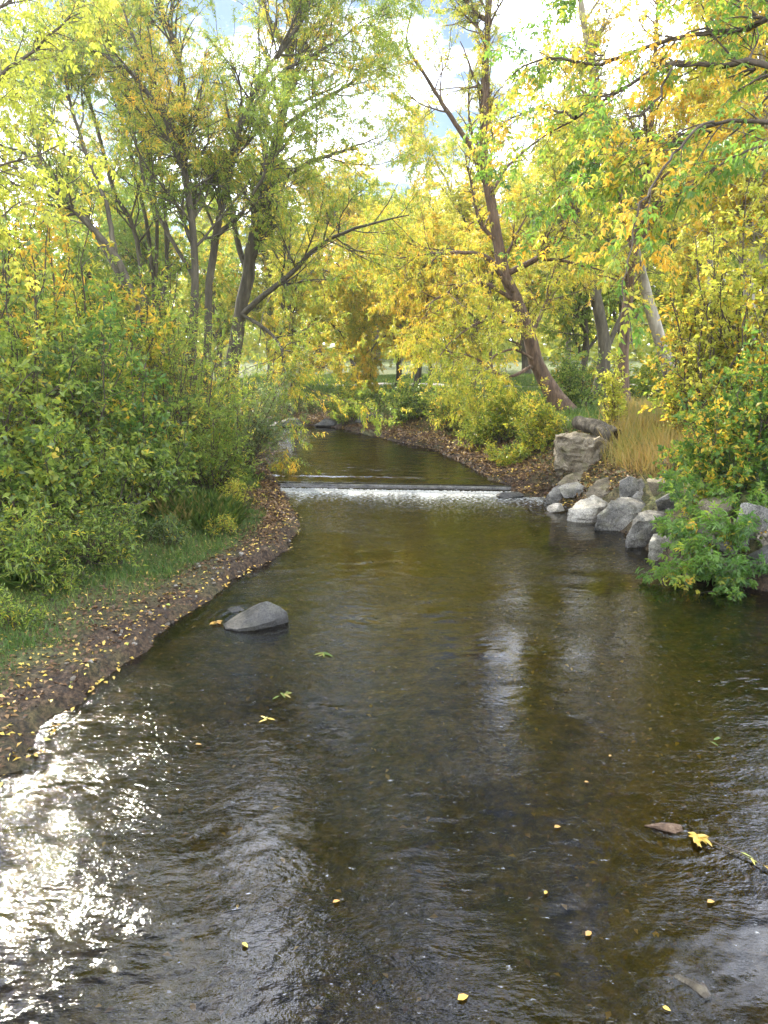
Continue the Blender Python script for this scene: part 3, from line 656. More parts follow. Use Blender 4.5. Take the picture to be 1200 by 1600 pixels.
# ------------------------------------------------------------------ overhanging box elder near the camera, right; yellow tree near the camera, left
def pinnate(rng, P, per, rach, size, aspect, tint, droop=.7, pairs=2, t0=.15, clump=.2, zone=.2):
    """compound leaves: a drooping rachis with opposite leaflets and one at the tip"""
    Mp, Np = P.shape[:2]; n = Mp * per; idx = np.repeat(np.arange(Mp), per); t = t0 + (1 - t0) * rng.random(n)
    f = t * (Np - 1.001); i = f.astype(int); fr = (f - i)[:, None]
    b = P[idx, i] * (1 - fr) + P[idx, i + 1] * fr; tan = unit(P[idx, i + 1] - P[idx, i])
    d = unit(tan * .5 + rng.normal(size=(n, 3)) * .55 + np.array([0, 0, -droop * .6])); Lr = rach * rng.uniform(.7, 1.2, n)
    nr = rng.normal(size=(n, 3)) * .5 + np.array([0, 0, 1.0]); nr = unit(nr - (nr * d).sum(1, keepdims=True) * d); s = np.cross(d, nr)
    base, dirs, nrm, sz, tw, tt = [], [], [], [], [], []
    pt = (tint + rng.normal(size=Mp) * clump)[idx] + rng.normal(size=n) * .08 + zone * 2 * fbm(b * .9, 2, 55)
    pos = [.45 + .5 * q / max(1, pairs - 1) for q in range(pairs)] if pairs > 1 else [.7]
    g = np.array([0, 0, -droop])
    for q in pos:
        for sg in (-1, 1):
            base.append(b + d * (Lr * q)[:, None]); dirs.append(unit(d * .5 + sg * s + g * .6 + rng.normal(size=(n, 3)) * .12)); nrm.append(nr + rng.normal(size=(n, 3)) * .25); sz.append(size * rng.uniform(.75, 1.15, n)); tt.append(pt + rng.normal(size=n) * .05)
    base.append(b + d * Lr[:, None]); dirs.append(unit(d + g * .5)); nrm.append(nr); sz.append(size * rng.uniform(.9, 1.25, n)); tt.append(pt)
    v, F, k = leaf_mesh(rng, np.concatenate(base), np.concatenate(dirs), np.concatenate(nrm), np.concatenate(sz), aspect, True, .18)
    tl = np.concatenate(tt); tl = np.concatenate([tl[:, None], tl[:, None]], 1).ravel()
    # the rachis itself
    e = b + d * Lr[:, None]; R_ = np.stack([b, (b + e) / 2, e], 1)
    return v, F, np.clip(tl, 0, 1), R_
def near_tree(name, label, limbs, seed, bark, leaf, n1, l1, n2, l2, per, size, tint, out_bias, up=-.5, t0=.2, rach=.12, pairs=2, aspect=.4, ang=.6, group=None, cat='tree', extra=None, zone=.2, droop=.8):
    rng = np.random.default_rng(seed); P, R = limbset(rng, limbs, wob=.018); base = P[0, 0].copy()
    root = empty(name, base, label, cat, group); w = Wood(); w.tubes(P, R, 10, rough=.2)
    A, Ra = grow(rng, P[1:], R[1:], n1, t0, 1, l1, ang, up * .4, .14, 9, rk=.5, out_bias=out_bias, minr=.004); w.tubes(A, Ra, 5)
    B, Rb = grow(rng, np.concatenate([A, resample_batch(P[1:], 9)]), np.concatenate([Ra, resample_batch(R[1:, :, None], 9)[..., 0]]), n2, .15, 1, l2, .7, up, .16, 6, rk=.55, out_bias=out_bias, minr=.0025); w.tubes(B, Rb, 4)
    v, F, t, Rr = pinnate(rng, B, per, rach, size, aspect, tint, droop=droop, pairs=pairs, zone=zone)
    w.tubes(Rr, np.full(Rr.shape[:2], .0012), 3)
    w.build('trunk', bark, root, base); mesh_from('crown', v, F, leaf, root, tint=t, loc=base); return root
tz = gz(7.0, 7.2) - .1
T0 = [np.array([7.0, 7.2, tz]), np.array([6.8, 7.25, 2.5]), np.array([6.5, 7.4, 4.6]), np.array([6.7, 7.6, 7.0]), np.array([6.4, 7.8, 9.5])]
near_tree('box_elder', 'near tree reaching in from the right edge with dark limbs and big drooping leaflets', [
    (T0, .22, .05),
    ([T0[2]] + A3([(1290, 130), (1200, 92), (1130, 100), (1050, 106), (980, 140), (900, 182), (830, 222)], 7.2, 1.6), .05, .006),
    ([T0[2]] + A3([(1290, 205), (1200, 187), (1115, 190), (1062, 214), (1005, 262), (960, 330)], 6.6, .6), .04, .005),
    ([T0[2] * .5 + T0[3] * .5] + A3([(1290, 10), (1200, 46), (1110, 62), (1020, 72), (930, 96), (850, 90), (790, 130)], 7.4, 1.8), .045, .006),
    ([T0[2]] + A3([(1280, 225), (1200, 232), (1150, 240), (1090, 285), (1030, 330)], 6.2, .5), .03, .005),
    ([T0[3]] + A3([(1280, -140), (1180, -90), (1060, -60), (940, -40), (850, -10)], 7.4, 1.5), .05, .006),
    ([T0[3], np.array([5.6, 8.2, 8.6]), np.array([4.8, 8.8, 9.3]), np.array([4.0, 9.3, 9.4])], .05, .006),
    ([T0[3], np.array([5.4, 6.8, 8.2]), np.array([4.4, 6.6, 8.6]), np.array([3.5, 6.5, 8.4])], .05, .006),
    ([T0[4] - [0, 0, .5], np.array([5.2, 9.0, 10.6]), np.array([4.2, 10.2, 11.4]), np.array([3.3, 11.0, 11.9])], .04, .006),
    ([T0[3], np.array([5.5, 6.0, 7.4]), np.array([4.3, 5.2, 7.6]), np.array([3.2, 4.6, 7.4])], .05, .006),  # overhead limb out of view, added to darken the reflection lower right
    ([T0[3], np.array([5.2, 7.6, 7.6]), np.array([4.0, 7.9, 7.9]), np.array([2.9, 8.2, 8.0]), np.array([2.1, 8.3, 7.8])], .05, .006),
    (A3([(1115, 190), (1075, 230), (1040, 290), (1005, 370), (990, 440), (984, 505), (990, 560)], 6.4, -.9), .011, .002),
    (A3([(1050, 106), (1010, 180), (960, 220), (900, 260), (870, 300)], 7.6, .5), .012, .003),
    (A3([(900, 182), (860, 180), (800, 190), (760, 215)], 8.4, .6), .015, .003)],
    401, M['twig'], M['ash'], n1=160, l1=.8, n2=1000, l2=.4, per=6, size=.06, tint=.6, out_bias=(-.5, 0, -.1), zone=.35)
tz = gz(-6.6, 7.5) - .1
T1_ = [np.array([-6.6, 7.5, tz]), np.array([-6.4, 7.5, 2.5]), np.array([-6.2, 7.6, 4.5]), np.array([-6.0, 7.8, 7.2]), np.array([-5.9, 8.0, 10])]
near_tree('box_elder', 'yellow green tree leaning in over the top left corner, close to the camera', [
    (T1_, .18, .04),
    ([T1_[2]] + A3([(-80, 200), (-20, 140), (30, 100), (80, 60), (130, 20)], 8.0, .6), .04, .005),
    ([T1_[2]] + A3([(-80, 290), (0, 266), (50, 248), (100, 225)], 7.6, .4), .03, .004),
    ([T1_[1] * .5 + T1_[2] * .5] + A3([(-80, 360), (0, 342), (35, 318), (58, 280)], 7.6, .3), .02, .003),
    ([T1_[3], np.array([-5.9, 9.0, 6.9]), np.array([-5.3, 10.2, 6.7]), np.array([-4.9, 11.2, 6.2])], .04, .005),  # this limb and the next are added to shade the sun glint
    ([T1_[2], np.array([-5.8, 8.6, 5.2]), np.array([-5.1, 9.6, 5.4]), np.array([-4.6, 10.2, 5.1])], .035, .004),
    ([T1_[3]] + A3([(-60, 20), (0, 10), (60, -30), (110, -70)], 8.2, .6), .04, .005)],
    402, M['twig'], M['gold'], n1=90, l1=.7, n2=480, l2=.4, per=4, size=.06, tint=.15, out_bias=(.4, 0, .1), zone=.3)

# ------------------------------------------------------------------ shrubs
def shrub(name, label, px, py, hgt, width, seed, leaf, group=None, cat='shrub', ns=26, n2=150, n3=500, per=13, size=.075, aspect=.42, tint=.4, droop=.2, lean=(0, 0), loc=None,
          l2=.5, l3=.28, fine=False, t0=.15, zone=.15, bark='twig', ang=None, spread=.24, clump=.22):
    size = size * 1.15
    rng = np.random.default_rng(seed)
    b = ground(px, py) if loc is None else np.array([loc[0], loc[1], gz(loc[0], loc[1])])
    b[2] -= .05
    a = rng.uniform(0, 2 * np.pi, ns); rr = np.sqrt(rng.random(ns)) * width * .5; t = np.linspace(0, 1, 9)
    hh = hgt * rng.uniform(.45, 1.2, ns) * (1 - .35 * (rr / (width * .5 + 1e-6)) ** 2)
    P = np.zeros((ns, 9, 3)); s0 = .25
    P[:, :, 0] = b[0] + (np.cos(a) * rr)[:, None] * (s0 + (1 - s0) * t ** .8) + lean[0] * t ** 1.5
    P[:, :, 1] = b[1] + (np.sin(a) * rr)[:, None] * (s0 + (1 - s0) * t ** .8) + lean[1] * t ** 1.5
    P[:, :, 2] = b[2] + hh[:, None] * t
    w_ = np.cumsum(rng.normal(size=(ns, 9, 3)), 1) * .03 * hgt / 1.5; P[:, 1:] += w_[:, 1:]
    R = np.full((ns, 1), .006 + .004 * hgt) * np.linspace(1, .3, 9)[None]
    root = empty(name, b, label, cat, group); w = Wood(); w.tubes(P, R, 5)
    B, Rb = grow(rng, P, R, n2, .15, 1, l2, .8, .2, .15, 6, rk=.6, minr=.003); w.tubes(B, Rb, 4)
    C, Rc = grow(rng, np.concatenate([resample_batch(P, 6), B]), np.concatenate([resample_batch(R[..., None], 6)[..., 0], Rb]), n3, .1, 1, l3, .8, 0, .2, 4, rk=.6, minr=.0018); w.tubes(C, Rc, 3)
    w.build('stems', M[bark], root, b)
    v, F, tt = foliage(rng, C, max(6, int(per * .68)), size, aspect, droop, tint, fine, up=.8, zone=zone, clump=clump, spread=spread)
    mesh_from('foliage', v, F, M[leaf], root, tint=tt, loc=b)
    return root
GL = 'bushes and tall weeds crowding the left bank'
shrub('shrub', 'low bright weeds nearest the camera at the left edge', 30, 900, .75, 1.3, 501, 'shrub', GL, tint=.5, size=.07, aspect=.3)
shrub('shrub', 'leafy weed clump at the foot of the left bushes beside the grass', 120, 880, .8, 1.3, 502, 'shrub', GL, tint=.35, size=.06, aspect=.35)
shrub('shrub', 'broad leaved green bush at the left edge above the low weeds', 40, 830, 1.7, 2.0, 503, 'shrub', GL, tint=.45, size=.09, ns=34, n2=220, n3=800, aspect=.5)
shrub('shrub', 'green bush left of the half hidden grey stone', 140, 825, 1.5, 1.8, 504, 'shrub', GL, tint=.3, size=.075, ns=30, n2=200, n3=750)
shrub('shrub', 'dark green bush directly behind the half hidden grey stone', 225, 790, 1.5, 1.7, 505, 'shrub', GL, tint=.35, size=.08, ns=30, n2=200, n3=700, aspect=.5)
shrub('shrub', 'shaded bush with a dark hollow under it where the left bank turns', 330, 765, 1.5, 1.9, 506, 'willow', GL, tint=.12, size=.075, aspect=.28, ns=34, n2=240, n3=900)
shrub('shrub', 'grey green sapling willow leaning out over the water above the leafy spit', 375, 735, 2.0, 1.8, 507, 'glauc', GL, tint=.35, size=.09, aspect=.17, ns=26, n2=240, n3=900, lean=(.55, .1), droop=.4)
shrub('shrub', 'bush with a patch of bright yellow leaves in the middle of the left thicket', 180, 770, 2.6, 2.2, 508, 'ash', GL, tint=.55, size=.085, ns=34, n2=260, n3=900, zone=.5)
shrub('shrub', 'tall thicket bush behind the broad leaved bush at the left edge', 70, 775, 3.0, 2.8, 509, 'shrub', GL, tint=.4, size=.09, ns=40, n2=300, n3=1200, l2=.7)
shrub('shrub', 'tall green bush at the very left edge with pale shining leaves', -40, 790, 3.4, 2.8, 510, 'shrub', GL, tint=.5, size=.09, ns=40, n2=300, n3=1200, l2=.7)
shrub('shrub', 'tall willow bush hiding the feet of the left clump of trunks', 275, 735, 2.9, 2.4, 511, 'willow', GL, tint=.25, size=.085, aspect=.22, ns=40, n2=320, n3=1300, l2=.7)
shrub('shrub', 'upright bush between the thickest willow and the dark hollow', 345, 722, 2.7, 2.0, 512, 'willow', GL, tint=.38, size=.08, aspect=.22, ns=34, n2=260, n3=1100, l2=.6)
shrub('shrub', 'high bush with orange tinted leaves behind the left thicket', 110, 718, 4.6, 3.6, 513, 'yellow', GL, tint=.55, size=.10, ns=44, n2=360, n3=1500, l2=.9, zone=.5)
shrub('shrub', 'high yellow green bush at the left edge behind everything else', -10, 720, 4.8, 3.6, 514, 'willow', GL, tint=.45, size=.10, aspect=.35, ns=44, n2=360, n3=1500, l2=.9)
shrub('shrub', 'high green bush under the leaning trunk of the left bank', 205, 712, 4.2, 3.2, 515, 'willow', GL, tint=.3, size=.095, aspect=.28, ns=44, n2=360, n3=1500, l2=.9)
shrub('shrub', 'small yellow leaved shrub beside the tall grass on the leafy spit', 372, 790, .5, .6, 516, 'gold', GL, tint=.45, size=.05, ns=12, n2=40, n3=120, per=10, l2=.2, l3=.12)
shrub('shrub', 'low dark green tuft on the brown spit by the weir', 388, 752, .35, .6, 517, 'shrub', GL, tint=.05, size=.05, ns=14, n2=50, n3=150, per=12, l2=.15, l3=.1)
for k_, (px_, py_, h_, w_, lab, mt_, tn_) in enumerate([
    (95, 925, .35, .7, 'small weed clump on the mossy turf below the left bushes', 'shrub', .5), (175, 880, .45, .8, 'weed clump at the turf edge between the left bushes and the mud', 'shrub', .6),
    (15, 975, .3, .6, 'lowest weed clump at the left edge beside the mud', 'shrub', .45), (260, 850, .4, .7, 'feathery weed clump right of the half hidden stone', 'glauc', .4),
    (350, 835, .3, .5, 'low yellow green weed where the turf meets the brown spit', 'shrub', .8), (205, 850, .5, .8, 'wispy weed clump under the half hidden stone', 'glauc', .5)]):
    shrub('weed', lab, px_, py_, h_, w_, 560 + k_, mt_, 'small weeds on the turf of the left bank', cat='weed', tint=tn_, size=.045, aspect=.3, ns=20, n2=60, n3=200, per=10, l2=.16, l3=.1)
GR = 'bushes along the far and right bank'
shrub('shrub', 'green bush at the water line under the far bend, left of the small dark trunk', 545, 662, 1.5, 1.6, 520, 'willow', GR, tint=.12, size=.09, aspect=.3)
shrub('shrub', 'dark bush behind the small dark trunk on the far bank', 640, 660, 1.5, 2.0, 521, 'shrub', GR, tint=.3, size=.09)
shrub('shrub', 'yellow green shrub growing down to the brown beach right of the small dark trunk', 705, 672, 1.6, 1.6, 522, 'willow', GR, tint=.5, size=.08, aspect=.35)
shrub('shrub', 'bright low green shrub on the beach above the weir', 750, 698, .8, 1.2, 523, 'shrub', GR, tint=.55, size=.06, ns=20, n3=400)
shrub('shrub', 'dense yellow green shrub left of the bent trunk', 790, 690, 1.3, 1.5, 524, 'yellow', GR, tint=.18, size=.07, aspect=.5, n3=700)
shrub('shrub', 'yellow green shrub with small round leaves touching the craggy stone block', 842, 705, 1.15, 1.1, 525, 'yellow', GR, tint=.25, size=.06, aspect=.6, n3=600)
shrub('shrub', 'green grasslike shrub in front of the shrub beside the stone block', 790, 722, .45, 1.2, 526, 'shrub', GR, tint=.75, size=.06, ns=24, n2=80, n3=300, l2=.2, l3=.15)
shrub('shrub', 'low green bush on the lawn edge behind the ochre grass', 1010, 628, 1.7, 3.0, 534, 'willow', GR, tint=.3, size=.1)
shrub('shrub', 'low yellow green bush on the lawn edge seen between the two trunks behind the log', 905, 612, 1.6, 2.6, 535, 'willow', GR, tint=.45, size=.1)
shrub('shrub', 'dark green bush between the bent trunk and the dark short trunk', 905, 640, 1.6, 1.6, 527, 'shrub', GR, tint=.25, size=.08)
shrub('shrub', 'creeper with small yellow leaves on the straight brown trunk', 958, 676, 1.7, .5, 528, 'gold', GR, cat='creeper', tint=.25, size=.07, aspect=.6, ns=14, n2=70, n3=260, per=10, l2=.25, l3=.15)
shrub('shrub', 'tall creeper column of yellow leaves in front of the pale poplars', 1120, 702, 4.3, 1.7, 529, 'gold', GR, cat='creeper', tint=.25, size=.075, aspect=.55, ns=30, n2=340, n3=1300, per=12, l2=.6, l3=.25)
shrub('shrub', 'yellow green creeper hanging left of the tall creeper column', 1070, 692, 3.0, 1.3, 530, 'willow', GR, cat='creeper', tint=.7, size=.085, aspect=.6, ns=26, n2=240, n3=700, per=11, l2=.6, l3=.3)
shrub('shrub', 'green bush at the right edge below the poplars', 1190, 750, 1.9, 2.0, 531, 'ash', GR, tint=.4, size=.08, aspect=.45, ns=34, n2=260, n3=900)
shrub('shrub', 'bush with yellowing leaves behind the front green bush on the boulders', 1120, 775, 1.2, 1.5, 532, 'ash', GR, tint=.6, size=.075, aspect=.5, ns=30, n2=200, n3=700)
shrub('shrub', 'dense yellow bush at the right edge under the outermost poplar', 1215, 700, 3.6, 2.2, 533, 'yellow', GR, tint=.5, size=.09, aspect=.5, ns=36, n2=300, n3=1100, l2=.6)
# front bush hanging over the water: compound leaves on arching branches
bb = on(1190, 905, .35); bb2 = np.array([bb[0] + .5, bb[1] + .9, gz(bb[0] + .5, bb[1] + .9) - .1])
near_tree('shrub', 'bright green bush arching over the boulders and the water at the right edge', [
    ([bb2, bb2 + [0, 0, .4], bb2 + [.05, 0, .8]], .04, .02),
    ([bb2 + [0, 0, .2]] + A3([(1190, 850), (1140, 832), (1095, 842), (1060, 875), (1030, 905)], 9.6, -.6), .018, .004),
    ([bb2 + [0, 0, .2]] + A3([(1190, 830), (1130, 842), (1100, 855), (1120, 880), (1160, 905)], 9.5, -.7), .016, .004),
    ([bb2 + [0, 0, .3]] + A3([(1180, 800), (1130, 780), (1090, 770), (1065, 762)], 10.2, 0), .018, .004),
    ([bb2 + [0, 0, .3]] + A3([(1190, 780), (1150, 740), (1110, 715), (1075, 705)], 10.4, .4), .018, .004),
    ([bb2 + [0, 0, .3]] + A3([(1210, 770), (1190, 720), (1170, 690)], 10.3, .2), .018, .004),
    ([bb2 + [0, 0, .3]] + A3([(1170, 820), (1120, 805), (1085, 815), (1060, 832)], 10.0, -.4), .016, .003),
    ([bb2 + [0, 0, .2]] + A3([(1210, 870), (1180, 880), (1150, 895), (1130, 915)], 9.2, -.4), .014, .003),
    (A3([(1090, 838), (1070, 880), (1075, 910), (1060, 925)], 9.2, -.2), .008, .003)],
    540, M['drift'], M['ash'], n1=100, l1=.5, n2=620, l2=.26, per=5, size=.07, tint=.36, out_bias=(-.3, -.3, .1), up=-.1, rach=.09, aspect=.42, cat='shrub', group=GR, zone=.25, droop=.35)

# ------------------------------------------------------------------ rocks
def ico(sub):
    import bmesh
    bm = bmesh.new(); bmesh.ops.create_icosphere(bm, subdivisions=sub, radius=1.0)
    v = np.array([q.co[:] for q in bm.verts]); f = np.array([[q.index for q in p.verts] for p in bm.faces]); bm.free(); return v, f
IV, IF = ico(5); IV3, IF3 = ico(2)
def boulder(name, label, cat, pos, size, rot, seed, mat, group=None, planes=14, top=None, tilt=(0, 0), parent=None, rough=.09, cuts=None):
    """faceted stone: a sphere trimmed by random planes, softened and roughened"""
    rng = np.random.default_rng(seed)
    nrm = unit(rng.normal(size=(planes, 3))); dist = rng.uniform(.5, .85, planes)
    if cuts is not None:
        nrm = np.concatenate([nrm, unit(np.array([q[:3] for q in cuts], float))]); dist = np.concatenate([dist, [q[3] for q in cuts]])
    dots = IV @ nrm.T; r = np.where(dots > 1e-3, dist[None] / np.maximum(dots, 1e-3), 9)
    k = 55.0; r = np.minimum(r, 1.05); rr = -np.log(np.exp(-k * r).sum(1) + np.exp(-k * 1.0)) / k
    v = IV * rr[:, None]; v = v / np.abs(v).max(0) 
    v = v * (1 + rough * fbm(v * 2.2 + seed, 5, seed)[:, None] + .02 * fbm(v * 9 + seed, 3, seed + 5)[:, None])
    v = v * (np.asarray(size) * .5)
    ax, ay = tilt; cx, sx = math.cos(ax), math.sin(ax); cy_, sy = math.cos(ay), math.sin(ay); cz, sz = math.cos(rot), math.sin(rot)
    Rm = np.array([[cz, -sz, 0], [sz, cz, 0], [0, 0, 1]]) @ np.array([[cy_, 0, sy], [0, 1, 0], [-sy, 0, cy_]]) @ np.array([[1, 0, 0], [0, cx, -sx], [0, sx, cx]])
    v = v @ Rm.T
    o = mesh_from(name, v, IF, mat, parent, smooth=True); o.location = [float(q) for q in pos]
    try: o.data.set_sharp_from_angle(angle=math.radians(24))
    except Exception: pass
    if parent is None: tag(o, label, cat, group)
    return o
def rock_px(label, x0, y0, x1, y1, seed, mat, group, depth=.8, sink=.25, rot=None, tilt=(0, 0), z=None, cuts=None, name='boulder', cat='boulder', Y=None, planes=9):
    """stone that spans the photo box x0..x1, y0..y1, resting on the ground under its lower edge"""
    b = ground((x0 + x1) / 2, y1) if Y is None else at((x0 + x1) / 2, y1, Y)
    if z is not None: b = on((x0 + x1) / 2, y1, z)
    s = b[1] / F_PX * 1.03; w = (x1 - x0) * s; h = (y1 - y0) * s / math.cos(.12) * 1.0
    d = w * depth; hh = max(.06, (h - d * .17)) 
    full = hh * (1 + sink)
    pos = (b[0] * (1 + d * .5 / b[1]), b[1] + d * .5, b[2] - full * .5 + hh)
    pos = (pos[0], pos[1], pos[2] + .6 * max(0., gz(pos[0], pos[1]) - b[2]))
    rng = np.random.default_rng(seed)
    return boulder(name, label, cat, pos, (w * 1.16, d, full * 1.15), rng.uniform(-.2, .2) if rot is None else rot, seed, mat, group, tilt=tilt, cuts=cuts, planes=planes)
GK = 'boulders lining the right bank'
def hull_rock(name, label, cat, hulls, mat, group=None, rough=.03, sub=4, seed=1, smooth=.25):
    """stone from one or more convex sets of corner points, subdivided, worn and roughened"""
    import bmesh
    V, F, n = [], [], 0
    for pts in hulls:
        bm = bmesh.new()
        for q in pts: bm.verts.new([float(a) for a in q])
        r = bmesh.ops.convex_hull(bm, input=bm.verts)
        dead = [g for g in set(r['geom_interior'] + r['geom_unused']) if isinstance(g, bmesh.types.BMVert)]
        bmesh.ops.delete(bm, geom=dead, context='VERTS')
        for k in range(sub):
            bmesh.ops.subdivide_edges(bm, edges=bm.edges[:], cuts=1, use_grid_fill=True)
            if k < 3: bmesh.ops.smooth_vert(bm, verts=bm.verts[:], factor=smooth, use_axis_x=True, use_axis_y=True, use_axis_z=True)
        bmesh.ops.triangulate(bm, faces=bm.faces[:]); bm.normal_update(); bm.verts.index_update()
        v = np.array([q.co[:] for q in bm.verts]); nn = np.array([q.normal[:] for q in bm.verts]); f = np.array([[q.index for q in p.verts] for p in bm.faces]); bm.free()
        v = v + nn * (rough * fbm(v * 5 + seed, 5, seed, .6)[:, None] + rough * .8 * -np.abs(fbm(v * np.array([3, 3, 9.0]) + seed * 3, 4, seed + 4))[:, None])
        V.append(v); F.append(f + n); n += len(v)
    V = np.concatenate(V); loc = V.mean(0)
    o = mesh_from(name, V, np.concatenate(F), mat, smooth=True, loc=loc); o.location = [float(q) for q in loc]
    try: o.data.set_sharp_from_angle(angle=math.radians(28))
    except Exception: pass
    return tag(o, label, cat, group)
def hull_px(label, pts, bx, by, seed, mat, group='boulders lining the right bank', name='boulder', cat='boulder', rough=.05, drop=.3, sub=4, smooth=.09):
    Y0 = ground(bx, by)[1]; P = [at(px, py, Y0 + dY) for px, py, dY in pts]; zmin = min(q[2] for q in P)
    P += [q + np.array([0, .05, -drop]) for q in P if q[2] < zmin + .25]
    return hull_rock(name, label, cat, [P], mat, group, rough, sub, seed, smooth)
hull_px('pale boulder at the water with a flat sunlit face, left of the broad dark one', [(887, 796, .05), (906, 779, .45), (927, 772, .6), (947, 777, .6), (960, 786, .45), (934, 794, 0), (929, 810, -.05), (903, 808, -.05), (952, 804, .5)], 925, 816, 21, M['lightstone'])
hull_px('broad dark boulder at the water between the pale one and the upright one', [(930, 808, 0), (953, 784, .15), (965, 774, .5), (985, 775, .6), (1002, 779, .6), (1020, 782, .6), (957, 794, .05), (985, 790, .05), (1015, 796, .2), (937, 816, 0), (975, 827, -.05), (992, 826, -.05), (1006, 808, .1)], 970, 828, 22, M['greystone'])
hull_px('upright dark boulder with a bright left edge and a flat mossy top', [(976, 838, 0), (996, 797, .3), (1020, 794, .65), (1042, 797, .65), (1050, 806, .5), (995, 814, .03), (1032, 811, .03), (982, 846, -.05), (1002, 854, 0), (1042, 852, .1)], 1000, 856, 23, M['greystone'])
hull_px('pale boulder half hidden under the tip of the green bush', [(1012, 846, 0), (1020, 833, .3), (1040, 830, .5), (1060, 838, .4), (1014, 870, 0), (1032, 876, 0), (1056, 866, .1)], 1030, 876, 24, M['lightstone'])
hull_px('low dark wedge of rock where the brown beach meets the boulders', [(852, 773, 0), (870, 757, .3), (895, 749, .6), (918, 754, .5), (907, 768, .1), (875, 776, 0)], 880, 777, 25, M['greystone'])
hull_px('large tan boulder behind the pale boulder', [(915, 774, .2), (921, 760, .3), (938, 746, .6), (960, 743, .8), (980, 749, .7), (977, 764, .3), (950, 772, .1), (962, 784, .1), (920, 780, .1)], 945, 784, 27, M['tanstone'])
hull_px('angular grey boulder in the back row behind the broad dark one', [(982, 777, .1), (991, 750, .3), (1005, 740, .6), (1024, 744, .6), (1024, 772, .3), (1000, 778, 0)], 1003, 780, 29, M['greystone'])
hull_px('craggy rectangular stone block under the hollow log', [(866, 680, 0), (930, 684, -.1), (866, 675, .6), (925, 674, .8), (962, 690, .0), (958, 722, -.1), (866, 724, 0), (872, 744, .0), (905, 742, -.12), (938, 733, -.15)], 895, 742, 40, M['tanstone'], None, 'stone_block', 'stone block', rough=.13, smooth=.10)
hull_px('sloping ledge of layered rock below the stone block', [(868, 756, 0), (885, 742, .2), (930, 724, .9), (965, 716, 1.2), (972, 738, .7), (935, 752, .1), (892, 762, -.05)], 895, 762, 41, M['tanstone'], None, 'rock_ledge', 'rock', rough=.07)
rock_px('light grey slab lying in front of the dark wedge of rock', 875, 760, 920, 785, 26, M['greystone'], GK, .7, cuts=[(-.2, -.3, 1, .45)])
rock_px('narrow grey boulder wedged behind the broad dark one', 966, 748, 994, 782, 28, M['greystone'], GK, .9)
rock_px('grey boulder of the back row touching the leaves of the bush', 1012, 744, 1052, 776, 30, M['tanstone'], GK, .9)
rock_px('grey boulder above the upright dark one, leaves over its right side', 1018, 768, 1062, 800, 31, M['greystone'], GK, .8)
rock_px('small pale stone alone in the shallows left of the pale boulder', 857, 786, 884, 802, 32, M['lightstone'], GK, .8, cat='stone', name='stone')
rock_px('small dark stone in the foam at the right end of the weir', 778, 767, 815, 781, 33, M['wetstone'], GK, .6, z=-.02, cat='stone', name='stone')
rock_px('mossy stone behind the ochre grass at the edge of the green bush', 1030, 716, 1062, 742, 34, M['greystone'], GK, .9)
rock_px('dark boulder at the water cut off by the right edge', 1170, 850, 1275, 925, 35, M['wetstone'], GK, .8, cuts=[(-.3, -.8, .5, .6)])
rock_px('shaded boulder deep under the green bush', 1080, 838, 1160, 890, 36, M['greystone'], GK, .8)
rock_px('grey brown boulder under the upper part of the green bush', 1085, 795, 1150, 842, 37, M['tanstone'], GK, .8)
rock_px('shaded boulder between the bush and the dark boulder at the right edge', 1140, 800, 1210, 862, 38, M['greystone'], GK, .8)
rock_px('half hidden grey stone at the edge of the grass under the left bushes', 185, 783, 226, 812, 42, M['greystone'], None, .9, name='stone', cat='stone')
rock_px('grey concrete slab standing on the far bank left of the creek bend', 433, 600, 462, 634, 43, M['lightstone'], None, .5, name='slab', cat='slab', planes=3, Y=31, cuts=[(0, 0, 1, .7), (1, 0, 0, .7), (-1, 0, 0, .7), (0, -1, 0, .6)])
GF = 'dark rocks at the far end of the pool'
rock_px('dark flat rock at the far left end of the pool', 428, 650, 474, 668, 44, M['wetstone'], GF, .8)
rock_px('dark rock under the far bush where the brown beach starts', 495, 652, 532, 668, 45, M['wetstone'], GF, .8)
rock_px('small dark rock lying on the far bank near the small dark trunk', 556, 644, 590, 662, 46, M['wetstone'], GF, .8)
# the rock in the stream
def lo(P): return [np.asarray(q) for q in P] + [np.asarray(q) * [1, 1, 0] + [.02 * (408 - 400) / 8, .06, -.2] for q in P]
hull_rock('boulder', 'dark wedge shaped boulder with a humped right end standing alone in the stream', 'boulder', [
    lo([on(347, 976, .02), on(372, 958, .09), on(398, 950, .13), on(417, 937, .24), on(433, 944, .20), on(450, 957, .11), on(447, 963, .08), on(423, 971, .07), on(392, 980, .045), on(370, 983, .03), on(351, 982, .015)])], M['wetstone'], None, .012, 4, 52, .07)
q = on(360, 958, 0)
boulder('stone', 'small dark stone tucked behind the left end of the boulder in the stream', 'stone', (q[0] + .03, q[1] + .07, -.05), (.28, .2, .2), .5, 53, M['wetstone'], planes=8, cuts=[(-.5, -.1, .8, .5)])
q = on(1042, 1294, 0)
boulder('driftwood', 'brown wet chunk of wood breaking the surface beside the yellow leaf clump', 'driftwood', (q[0], q[1], .0), (.24, .09, .11), -.35, 54, M['barkred'], planes=9, rough=.3)
